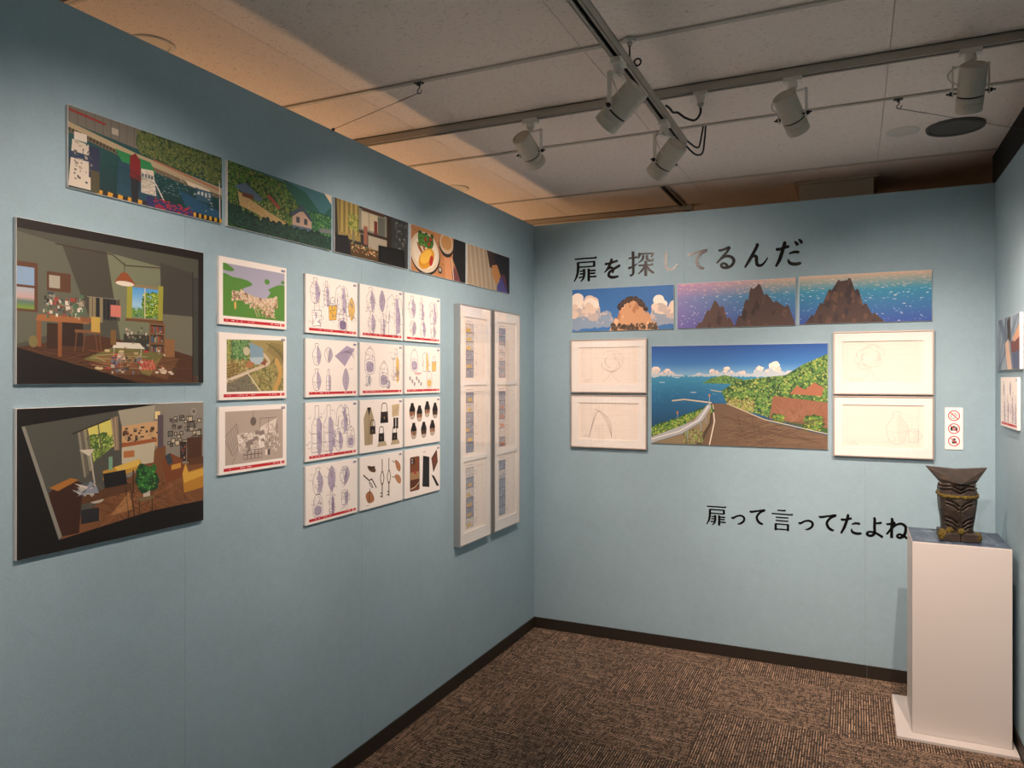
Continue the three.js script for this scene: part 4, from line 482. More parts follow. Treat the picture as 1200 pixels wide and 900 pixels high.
const artDarkBags = sheet((x, w, h, r) => {   // dark satchels and folded tan coats in flat colour
  poly(x, [[w * 0.08, h * 0.34], [w * 0.16, h * 0.14], [w * 0.24, h * 0.14], [w * 0.3, h * 0.34], [w * 0.28, h * 0.86], [w * 0.1, h * 0.86]], '#a8997a'); poly(x, [[w * 0.16, h * 0.14], [w * 0.24, h * 0.14], [w * 0.2, h * 0.3]], '#1a1614'); line(x, [[w * 0.2, h * 0.3], [w * 0.19, h * 0.86]], '#7a6c50', 3); satchel(x, w * 0.28, h * 0.56, h * 0.17, '#37291f', '#171311', '#171311');
  satchel(x, w * 0.55, h * 0.32, h * 0.24, '#191412', '#2c211b', '#191412'); poly(x, [[w * 0.73, h * 0.12], [w * 0.92, h * 0.1], [w * 0.9, h * 0.34], [w * 0.74, h * 0.36]], '#c9b690'); line(x, [[w * 0.76, h * 0.3], [w * 0.89, h * 0.16]], '#8a7a58', 3); rect(x, w * 0.77, h * 0.38, w * 0.05, h * 0.22, '#1a1716'); rect(x, w * 0.84, h * 0.38, w * 0.05, h * 0.22, '#1a1716');
  for (const [a, b] of [[0.48, 0.72], [0.8, 0.74]]) { satchel(x, w * a, h * b, h * 0.18, '#16110f', '#241b16', '#16110f'); poly(x, [[w * (a - 0.1), h * 0.92], [w * (a - 0.06), h * 0.83], [w * (a + 0.1), h * 0.83], [w * (a + 0.13), h * 0.92]], '#b3a685'); }
}, false);
const artPots = sheet((x, w, h, r) => {        // seven clay jars with black glazed tops
  for (const [a, b, k] of [[0.2, 0.26, '#c08a68'], [0.4, 0.32, '#c08a68'], [0.62, 0.24, '#c99674'], [0.85, 0.28, '#5c4030'], [0.24, 0.68, '#c99674'], [0.52, 0.68, '#6c4834'], [0.77, 0.66, '#d09c7c']]) { const J = [[-0.24, -0.8], [-0.3, -0.6], [-0.56, -0.1], [-0.5, 0.5], [-0.28, 0.9], [0.28, 0.9], [0.5, 0.5], [0.56, -0.1], [0.3, -0.6], [0.24, -0.8]]; const P0 = at(w * a, h * b, h * 0.19, J); curve(x, P0, '#3a2a20', 2, true, k); clip(x, P0, () => { rect(x, w * a - 80, h * b - 120, 160, 120 + h * 0.02, '#141010'); for (const q of [-0.4, -0.15, 0.1, 0.35]) curve(x, at(w * a, h * b, h * 0.19, [[q, -0.1], [q + 0.06, 0.3 + 0.3 * r()]]), '#141010', 8); rect(x, w * a - 80, h * b + h * 0.11, 160, 40, '#b9ae9e'); }); }
}, false);
const artOrnaments = sheet((x, w, h, r) => {   // brown cords, keys and leaf-shaped pouches
  const B = '#3c2a1a';
  for (const a of [0.5, 0.66]) { line(x, [[w * a, h * 0.1], [w * a, h * 0.34]], B, 7); curve(x, at(w * a, h * 0.46, h * 0.26, [[0, -0.5], [0.22, 0], [0.06, 0.5], [-0.06, 0.5], [-0.22, 0]]), '#5a4026', 7, true); line(x, [[w * a, h * 0.58], [w * a, h * 0.84]], B, 9); line(x, [[w * a, h * 0.76], [w * (a - 0.04), h * 0.76]], B, 6); line(x, [[w * a, h * 0.82], [w * (a - 0.045), h * 0.82]], B, 6); }
  curve(x, at(w * 0.88, h * 0.28, h * 0.24, [[-0.4, -0.5], [0.1, -0.3], [0.4, 0.1], [0.3, 0.5], [-0.1, 0.3], [-0.3, -0.1]]), '#7a4f34', 2, true, '#b27b54'); curve(x, at(w * 0.88, h * 0.56, h * 0.22, [[-0.5, -0.4], [0.1, -0.4], [0.5, 0], [0.4, 0.4], [-0.1, 0.2]]), '#7a4f34', 2, true, '#b8845c'); line(x, [[w * 0.74, h * 0.16], [w * 0.8, h * 0.2]], B, 4); line(x, [[w * 0.74, h * 0.48], [w * 0.8, h * 0.5]], B, 4);
  curve(x, at(w * 0.26, h * 0.24, h * 0.2, [[-0.7, -0.3], [0, -0.2], [0.6, 0.1], [0.5, 0.4], [-0.3, 0.2]]), null, 0, true, '#5a3f1e'); rect(x, w * 0.2, h * 0.2, w * 0.13, h * 0.04, '#2a1d10'); line(x, [[w * 0.08, h * 0.34], [w * 0.2, h * 0.46], [w * 0.26, h * 0.44], [w * 0.36, h * 0.62]], '#33241a', 8); curve(x, at(w * 0.24, h * 0.54, h * 0.1, [[-0.5, -0.5], [0.4, 0.2], [0.6, 0.7], [-0.2, 0.2]]), '#33241a', 5, true);
  curve(x, at(w * 0.22, h * 0.76, h * 0.3, [[-0.44, -0.1], [0, -0.3], [0.4, 0.1], [0.36, 0.4], [-0.2, 0.4]]), '#6a4428', 2, true, '#a87048'); line(x, [[w * 0.22, h * 0.62], [w * 0.2, h * 0.86]], '#2c1c10', 5); notes(x, r, w * 0.14, h * 0.93, 1);
}, false);
const artCases = sheet((x, w, h, r) => {       // brown and black phone cases
  const rr = (a, b, c, d, f, k = 14) => { x.fillStyle = f; x.beginPath(); x.roundRect(w * a, h * b, w * c, h * d, k); x.fill(); };
  rr(0.14, 0.16, 0.26, 0.72, '#1c120c'); rr(0.15, 0.17, 0.24, 0.7, '#7c4526'); rr(0.165, 0.19, 0.11, 0.13, '#4c2a18', 9); for (const b of [0.215, 0.275]) { disc(x, w * 0.2, h * b, 11, 11, '#1a1a1c'); disc(x, w * 0.2, h * b, 7, 7, '#c8c8cc'); } rect(x, w * 0.15, h * 0.48, w * 0.24, h * 0.16, '#a8825a'); rect(x, w * 0.15, h * 0.64, w * 0.24, h * 0.16, '#5a3018'); rect(x, w * 0.25, h * 0.46, 26, 22, '#a83a2c'); curve(x, [[w * 0.16, h * 0.83], [w * 0.28, h * 0.8], [w * 0.39, h * 0.72]], '#e4d4bc', 6);
  poly(x, [[w * 0.5, h * 0.17], [w * 0.68, h * 0.22], [w * 0.68, h * 0.88], [w * 0.48, h * 0.83]], '#0d0d0e'); poly(x, [[w * 0.52, h * 0.21], [w * 0.66, h * 0.25], [w * 0.66, h * 0.84], [w * 0.5, h * 0.79]], '#1c1d1f');
  poly(x, [[w * 0.74, h * 0.26], [w * 0.9, h * 0.08], [w * 0.93, h * 0.36], [w * 0.8, h * 0.58]], '#2a1710'); poly(x, [[w * 0.76, h * 0.28], [w * 0.89, h * 0.13], [w * 0.91, h * 0.34], [w * 0.81, h * 0.52]], '#74402a'); poly(x, [[w * 0.74, h * 0.62], [w * 0.82, h * 0.66], [w * 0.97, h * 0.9], [w * 0.9, h * 0.9]], '#151516'); notes(x, r, w * 0.5, h * 0.08, 2);
}, false);
// faint pencil sheets in the frames
function pencil(kind) { return (x, w, h, r) => {
  rect(x, 0, 0, w, h, '#f1e7dc'); const P = 'rgba(120,96,84,.5)'; x.strokeStyle = 'rgba(120,96,84,.25)'; x.lineWidth = 1.5; x.strokeRect(w * 0.06, h * 0.06, w * 0.88, h * 0.88);
  for (let i = 0; i < 12; i++) { const b = h * (0.15 + 0.75 * r()); curve(x, [[w * 0.05, b], [w * 0.35, b + 14 * (r() - 0.5)], [w * 0.65, b + 14 * (r() - 0.5)], [w * 0.95, b + 10 * (r() - 0.5)]], 'rgba(130,104,92,.16)', 1.3); }
  const cx = w * kind[0], cy = h * 0.5;
  if (kind[1] === 'tree') { for (let i = 0; i < 26; i++) { const a = r() * 6.3, q = h * (0.1 + 0.2 * r()); curve(x, at(cx, cy - h * 0.12, q, [[Math.cos(a), Math.sin(a)], [Math.cos(a + 0.5) * 1.2, Math.sin(a + 0.5) * 1.1], [Math.cos(a + 1), Math.sin(a + 1)]]), P, 1.8); } for (const s of [-1, 1]) curve(x, [[cx + s * 12, cy + h * 0.1], [cx + s * 16, cy + h * 0.25], [cx + s * w * 0.14, h * 0.93]], P, 2.2); }
  else if (kind[1] === 'jar') { x.globalAlpha = 0.5; study.vase(x, r, cx, cy + h * 0.02, h * 0.7, 'rgba(150,120,110,.14)'); study.mug(x, r, cx + w * 0.2, cy + h * 0.2, h * 0.4, 'rgba(150,120,110,.14)'); x.globalAlpha = 1; }
  else { for (let i = 0; i < 9; i++) curve(x, [[cx - w * 0.18, h * 0.93], [cx - w * (0.12 - 0.01 * i), h * (0.5 - 0.03 * i)], [cx + w * 0.02 * (i - 4), h * (0.16 + 0.02 * i)], [cx + w * (0.1 + 0.01 * i), h * 0.5], [cx + w * 0.2, h * 0.93]], P, 1.6); }
  for (let i = 0; i < 10; i++) line(x, [[w * (0.08 + 0.012 * i), h * 0.93], [w * (0.1 + 0.012 * i), h * (0.82 + 0.08 * r())]], P, 1.2);
}; }
function storyboard(tone, colour) { return (x, w, h, r) => {   // column of small panels with notes beside it
  rect(x, 0, 0, w, h, '#f3e9df'); const L = 'rgba(96,84,80,.6)'; x.strokeStyle = 'rgba(110,96,90,.35)'; x.lineWidth = 2; for (const k of [0.14, 0.46, 0.62, 0.86]) line(x, [[w * k, h * 0.1], [w * k, h * 0.95]], 'rgba(110,96,90,.28)', 2); line(x, [[w * 0.08, h * 0.1], [w * 0.9, h * 0.1]], 'rgba(110,96,90,.4)', 2);
  for (let i = 0; i < 5; i++) rect(x, w * (0.14 + 0.06 * i), h * 0.065, w * 0.04, 4, 'rgba(70,60,60,.7)');
  for (let i = 0; i < 6; i++) { const a = w * 0.14, b = h * (0.11 + 0.14 * i), ww = w * 0.32, hh = h * 0.135; rect(x, a, b, ww, hh, r() < tone ? '#9094a6' : '#d3cac6'); for (let k = 0; k < 34; k++) { const p = a + ww * r(), q = b + hh * r(); line(x, [[p, q], [p + ww * 0.35 * (r() - 0.5), q + hh * 0.5 * (r() - 0.5)]], pick(r, ['rgba(60,62,84,.7)', 'rgba(240,236,232,.8)', 'rgba(88,92,124,.7)']), 3); } if (r() < 0.75) rect(x, a + ww * 0.3 * r(), b + hh * 0.55, ww * (0.4 + 0.3 * r()), hh * 0.35, colour); x.strokeStyle = '#3c3a48'; x.lineWidth = 2.5; x.strokeRect(a, b, ww, hh); for (let k = 0; k < 3; k++) if (r() < 0.6) rect(x, w * (0.5 + 0.03 * r()), b + hh * (0.2 + 0.25 * k), w * (0.03 + 0.08 * r()), 3, L); rect(x, w * 0.88, b + hh * 0.4, 5, 10, L); }
}; }
const artOcean = (x, w, h, r) => { rect(x, 0, 0, w, h, '#3d4b5e'); for (let i = 0; i < 60; i++) curve(x, [[w * r(), h * r()], [w * r(), h * r()], [w * r(), h * r()]], pick(r, ['rgba(90,110,130,.5)', 'rgba(44,54,72,.6)', 'rgba(120,134,150,.35)']), 6 + 22 * r()); for (let i = 0; i < 26; i++) { const a = w * r(), b = h * r(); line(x, [[a, b], [a + 40 + 40 * r(), b - 12 * r()]], 'rgba(200,208,216,.55)', 3 + 4 * r()); } };
const artVeil = (x, w, h, r) => { rect(x, 0, 0, w, h, '#8fa3b2'); for (let i = 0; i < 26; i++) line(x, [[w * r(), 0], [w * (0.05 + 0.9 * r()), h]], pick(r, ['rgba(100,124,146,.5)', 'rgba(170,184,192,.5)', 'rgba(74,92,116,.4)']), 10 + 16 * r()); poly(x, [[w * 0.5, h * 0.08], [w * 0.62, 0], [w * 0.66, h * 0.5], [w * 0.52, h * 0.4]], '#3c3028'); poly(x, [[w * 0.42, h * 0.5], [w * 0.56, h * 0.42], [w * 0.7, h], [w * 0.52, h]], '#d8b8a0'); poly(x, [[w * 0.64, h * 0.5], [w, h * 0.42], [w, h * 0.66], [w * 0.7, h * 0.7]], '#6c3a36'); poly(x, [[w * 0.72, h * 0.44], [w, h * 0.18], [w, h * 0.42], [w * 0.8, h * 0.5]], '#cf9f80'); poly(x, [[w * 0.72, h * 0.7], [w, h * 0.66], [w, h], [w * 0.76, h]], '#4a5878'); };

// ---------------------------------------------------------------- panels, boards and frames on the walls
const print = (t) => new THREE.MeshStandardMaterial({ map: t, roughness: 0.62 });
const WALLS = { left: (u, y) => [[0, y, u], Math.PI / 2], back: (u, y) => [[u, y, 0], 0], right: (u, y) => [[RIGHT, y, u], -Math.PI / 2] };
function board(name, label, category, wallName, u0, u1, y0, y1, t, art, px, seed, group, core = M.foam) {
  const w = Math.abs(u1 - u0), h = y1 - y0, [pos, turn] = WALLS[wallName]((u0 + u1) / 2, (y0 + y1) / 2);
  const o = thing(name, label, category, pos, turn, group);
  part('board_core', box(w, h, t, 0, 0, t / 2, 0.0012), core, o);
  part('printed_face', box(w - 0.002, h - 0.002, 0.0006, 0, 0, t + 0.0002), [core, core, core, core, print(canvas(px, Math.round(px * h / w), art, seed)), core], o);
  return o;
}
const PG = 'picture strip panels along the top of the left wall';
const P = (label, u0, u1, art, seed) => board('picture_panel', label, 'picture panel', 'left', u0, u1, 1.966, 2.168, 0.010, art, 640, seed, PG);
P('harbour picture panel with boats, at left end of the upper row', 2.921, 2.436, artHarbour, 11);
P('green hillside village picture panel, second in the upper row', 2.415, 1.918, artHills, 12);
P('dim kitchen picture panel with yellow curtain, third in the upper row', 1.900, 1.406, artKitchen, 13);
P('meal picture panel with plate of omelette, fourth in the upper row', 1.382, 0.886, artMeal, 14);
P('cream and dark cloth picture panel, last in upper row by corner', 0.869, 0.374, artCurtain, 15);
const GG = 'two large dark interior pictures on the left wall';
board('picture_panel', 'large picture of a dim attic room with a window and rug', 'picture panel', 'left', 3.045, 2.508, 1.485, 1.869, 0.012, artAttic, 1000, 16, GG);
board('picture_panel', 'large picture of a lounge with yellow sofa and slanted black margins', 'picture panel', 'left', 3.045, 2.508, 1.081, 1.430, 0.012, artLounge, 1000, 17, GG);
const BG = 'white boards in the column of three', AG = 'white boards of the twelve-board grid';
const A4 = (label, u0, u1, y1, art, seed, g) => board('art_board', label, 'display board', 'left', u0, u1, y1 - 0.2075, y1, 0.010, art, 460, seed, g);
A4('white board with a green coastal map, top of three', 2.4485, 2.155, 1.870, artMap, 21, BG);
A4('white board with an aerial farmhouse view, middle of three', 2.4485, 2.155, 1.639, artAerial, 22, BG);
A4('white board with a grey line-drawn cluttered room, bottom of three', 2.4485, 2.155, 1.412, artRoomLines, 23, BG);
const ROW = [1.866, 1.639, 1.413, 1.190], COL = [[2.060, 1.762], [1.747, 1.447], [1.432, 1.134]];
const GRID = [
  [['sketch board with one yellow bag, top left of the grid', many([['vase', 0.17, 0.26, 0.4], ['tote', 0.2, 0.66, 0.44], ['bottle', 0.38, 0.28, 0.4], ['tote', 0.5, 0.54, 0.42, '#e6bb4e'], ['coat', 0.68, 0.36, 0.5], ['pack', 0.7, 0.72, 0.36, 'rgba(110,96,140,.8)'], ['leaf', 0.88, 0.5, 0.4, OCH]])],
    ['lavender-shaded sketch board, top middle of the grid', many([['vase', 0.24, 0.26, 0.42], ['leaf', 0.5, 0.26, 0.4], ['vase', 0.26, 0.7, 0.38], ['bottle', 0.52, 0.7, 0.38], ['coat', 0.8, 0.5, 0.78]])],
    ['lavender-shaded sketch board, top right of the grid', many([['vase', 0.2, 0.28, 0.42], ['bottle', 0.46, 0.28, 0.42], ['coat', 0.8, 0.34, 0.46], ['shell', 0.22, 0.72, 0.34], ['vase', 0.5, 0.7, 0.36], ['coat', 0.8, 0.72, 0.32]])]],
  [['sketch board with a large lavender folded cloth, second row left', sheet((x, w, h, r) => { study.vase(x, r, w * 0.2, h * 0.26, h * 0.36); study.shell(x, r, w * 0.42, h * 0.26, h * 0.3); study.vase(x, r, w * 0.2, h * 0.7, h * 0.36); study.bottle(x, r, w * 0.42, h * 0.7, h * 0.36); poly(x, [[w * 0.54, h * 0.28], [w * 0.78, h * 0.08], [w * 0.94, h * 0.14], [w * 0.74, h * 0.46]], 'rgba(128,112,160,.6)'); for (let i = 0; i < 5; i++) curve(x, [[w * (0.54 + 0.05 * i), h * (0.28 + 0.03 * i)], [w * (0.7 + 0.03 * i), h * 0.2], [w * 0.94, h * (0.12 + 0.05 * i)]], PEN, 1.8); study.leaf(x, r, w * 0.76, h * 0.7, h * 0.4); notes(x, r, w * 0.84, h * 0.5, 1); })],
    ['sketch board with backpacks and ochre sleeves, second row middle', many([['pack', 0.22, 0.34, 0.46], ['mug', 0.18, 0.72, 0.24, 'rgba(110,140,160,.5)'], ['pack', 0.54, 0.6, 0.44], ['mug', 0.64, 0.8, 0.2, 'rgba(110,140,160,.5)'], ['bottle', 0.84, 0.4, 0.6, OCH]])],
    ['sketch board with a red note and ochre bags, second row right', sheet((x, w, h, r) => { study.pack(x, r, w * 0.26, h * 0.3, h * 0.44); study.coat(x, r, w * 0.58, h * 0.32, h * 0.42, OCH); study.tote(x, r, w * 0.82, h * 0.36, h * 0.36, OCH); study.pack(x, r, w * 0.68, h * 0.7, h * 0.34, OCH); for (let i = 0; i < 6; i++) study.shell(x, r, w * (0.14 + 0.06 * i), h * (0.68 + 0.06 * (i % 3)), h * 0.09); rect(x, w * 0.26, h * 0.56, w * 0.2, 4, '#b8484c'); rect(x, w * 0.28, h * 0.59, w * 0.14, 3, '#b8484c'); })]],
  [['outline sketch board of coats and flasks, third row left', many([['bottle', 0.2, 0.46, 0.76], ['bottle', 0.42, 0.46, 0.76], ['coat', 0.7, 0.32, 0.5], ['vase', 0.62, 0.68, 0.36], ['pack', 0.86, 0.66, 0.34]])],
    ['board of black and tan bags and coats, third row middle', artDarkBags], ['board of seven dark-topped clay jars, third row right', artPots]],
  [['outline sketch board with notes at its right, bottom row left', many([['vase', 0.22, 0.28, 0.42], ['leaf', 0.48, 0.28, 0.42], ['shell', 0.74, 0.26, 0.36], ['pack', 0.22, 0.7, 0.36], ['bottle', 0.48, 0.7, 0.38, 'rgba(110,96,140,.7)'], ['mug', 0.74, 0.68, 0.34]])],
    ['board with brown cords, keys and leaf pouches, bottom row middle', artOrnaments], ['board with brown and black phone cases, bottom row right', artCases]],
];
GRID.forEach((row, j) => row.forEach(([label, art], i) => A4('white ' + label, COL[i][0], COL[i][1], ROW[j], art, 30 + j * 3 + i, AG)));

function framed(name, label, wallName, u0, u1, y0, y1, depth, lip, wins, arts, px, seed, group, fm) {
  const w = Math.abs(u1 - u0), h = y1 - y0, [pos, turn] = WALLS[wallName]((u0 + u1) / 2, (y0 + y1) / 2);
  const o = thing(name, label, 'framed drawing', pos, turn, group);
  const rail = (a, b, c, d) => span(a, b, c, d, 0, depth, 0.0012);
  part('frame', merge([rail(-w / 2, w / 2, h / 2 - lip, h / 2), rail(-w / 2, w / 2, -h / 2, -h / 2 + lip), rail(-w / 2, -w / 2 + lip, -h / 2 + lip, h / 2 - lip), rail(w / 2 - lip, w / 2, -h / 2 + lip, h / 2 - lip)]), fm, o);
  part('backing', span(-w / 2 + lip, w / 2 - lip, -h / 2 + lip, h / 2 - lip, 0.002, depth - 0.012), M.mat, o);
  const s = new THREE.Shape(); s.moveTo(-w / 2 + lip, -h / 2 + lip); s.lineTo(w / 2 - lip, -h / 2 + lip); s.lineTo(w / 2 - lip, h / 2 - lip); s.lineTo(-w / 2 + lip, h / 2 - lip);
  wins.forEach(([a, b, c, d], i) => {
    const k = new THREE.Path(); k.moveTo(a, c); k.lineTo(a, d); k.lineTo(b, d); k.lineTo(b, c); k.closePath(); s.holes.push(k);
    part('drawing_sheet', span(a - 0.002, b + 0.002, c - 0.002, d + 0.002, depth - 0.0118, depth - 0.0108), [M.paper, M.paper, M.paper, M.paper, print(canvas(px, Math.round(px * (d - c) / (b - a)), arts[i], seed + i)), M.paper], o);
  });
  part('mat', new THREE.ExtrudeGeometry(s, { depth: 0.003, bevelEnabled: true, bevelSize: -0.0015, bevelThickness: 0.0015, bevelSegments: 1 }).translate(0, 0, depth - 0.0085), M.mat, o);
  part('glass', span(-w / 2 + lip, w / 2 - lip, -h / 2 + lip, h / 2 - lip, depth - 0.0032, depth - 0.0024), M.glass, o);
  return o;
}
const FS = 'small framed pencil drawings either side of the coast poster';
const small = (label, u0, u1, y0, y1, kind, seed) => framed('framed_drawing', label, 'back', u0, u1, y0, y1, 0.025, 0.007, [[-0.178, 0.178, -0.105, 0.108]], [pencil(kind)], 640, seed, FS, M.frameWood);
small('silver framed pencil drawing, upper of two left of the poster', 0.241, 0.695, 1.414, 1.722, [0.55, 'tree'], 61);
small('silver framed pencil drawing, lower of two left of the poster', 0.241, 0.695, 1.096, 1.402, [0.36, 'ribbon'], 62);
small('silver framed pencil drawing, upper of two right of the poster', 1.653, 2.099, 1.417, 1.732, [0.35, 'tree'], 63);
small('silver framed pencil drawing, lower of two right of the poster', 1.653, 2.099, 1.106, 1.410, [0.68, 'jar'], 64);
const FL = 'two tall framed storyboards beside the corner';
const tall = (label, u0, u1, tones, seed) => framed('framed_storyboard', label, 'left', u0, u1, 0.686, 1.858, 0.036, 0.006, [[-0.122, 0.122, 0.215, 0.527], [-0.122, 0.122, -0.157, 0.192], [-0.122, 0.122, -0.527, -0.180]], tones.map(([t, c]) => storyboard(t, c)), 420, seed, FL, M.frame);
tall('tall silver frame of three storyboard sheets, nearer the board grid', 0.988, 0.651, [[0.5, 'rgba(226,184,72,.85)'], [0.35, 'rgba(226,184,72,.85)'], [0.6, 'rgba(220,176,84,.8)']], 71);
tall('tall silver frame of three storyboard sheets, nearer the room corner', 0.613, 0.285, [[0.8, 'rgba(190,150,140,.6)'], [0.45, 'rgba(204,110,60,.8)'], [0.7, 'rgba(150,160,190,.6)']], 75);

const BP = 'picture panels in the row under the lettering';
board('picture_panel', 'blue sky and cloud picture panel with sandstone outcrop, first under lettering', 'picture panel', 'back', 0.247, 0.844, 1.770, 2.018, 0.010, artSky, 640, 81, BP);
board('picture_panel', 'glittering violet sea picture panel with two brown shapes, middle one', 'picture panel', 'back', 0.863, 1.476, 1.772, 2.019, 0.010, artSeaRocks, 640, 82, BP);
board('picture_panel', 'deep blue sea picture panel with one brown shape, rightmost one', 'picture panel', 'back', 1.492, 2.092, 1.776, 2.023, 0.010, artSeaStack, 640, 83, BP);
board('poster', 'large poster of a coast road above a blue sea', 'poster', 'back', 0.718, 1.629, 1.135, 1.678, 0.010, artCoast, 1200, 84);
board('picture_panel', 'hazy blue picture panel on the right wall at frame edge', 'picture panel', 'right', 0.107, 0.640, 1.535, 1.758, 0.012, artVeil, 460, 85);
board('art_board', 'white sketch board with red strip on the right wall', 'display board', 'right', 0.213, 0.584, 1.290, 1.503, 0.010, many([['vase', 0.2, 0.22, 0.24], ['leaf', 0.6, 0.22, 0.26], ['bottle', 0.24, 0.62, 0.5], ['bottle', 0.45, 0.62, 0.5], ['coat', 0.7, 0.62, 0.5], ['bottle', 0.88, 0.62, 0.5]]), 460, 86);

// prohibition sign
board('notice_sign', 'narrow white sign with three red prohibition symbols on it', 'sign', 'back', 2.146, 2.221, 1.157, 1.358, 0.004, (x, w, h, r) => {
  rect(x, 0, 0, w, h, '#f6f4f0');
  [0.19, 0.5, 0.8].forEach((k, i) => { const cx = w / 2, cy = h * k, K = '#161412';
    if (i === 0) { curve(x, at(cx, cy, 40, [[-0.9, 0.3], [-0.5, -0.7], [0.3, -0.8], [0.9, -0.2], [0.4, 0.1], [0.2, 0.8], [-0.5, 0.8]]), K, 5, true); for (const q of [-0.4, 0, 0.4]) line(x, at(cx, cy, 40, [[q, -0.6], [q + 0.1, 0]]), K, 4); }
    if (i === 1) { x.fillStyle = K; x.beginPath(); x.roundRect(cx - 40, cy - 22, 80, 48, 6); x.fill(); rect(x, cx - 16, cy - 34, 32, 14, K); disc(x, cx, cy + 2, 17, 17, '#f6f4f0'); disc(x, cx, cy + 2, 11, 11, K); disc(x, cx + 30, cy - 13, 4, 4, '#f6f4f0'); }
    if (i === 2) { rect(x, cx - 18, cy - 36, 36, 26, K); rect(x, cx - 24, cy - 6, 40, 36, K); poly(x, [[cx + 16, cy + 4], [cx + 30, cy - 6], [cx + 30, cy + 26], [cx + 16, cy + 18]], K); disc(x, cx - 8, cy - 23, 5, 5, '#f6f4f0'); rect(x, cx - 17, cy + 2, 24, 5, '#f6f4f0'); }
    x.strokeStyle = '#d3202c'; x.lineWidth = 11; x.beginPath(); x.arc(cx, cy, 62, 0, 7); x.stroke(); line(x, [[cx - 44, cy - 44], [cx + 44, cy + 44]], '#d3202c', 10); });
}, 200, 90, null, M.foam);

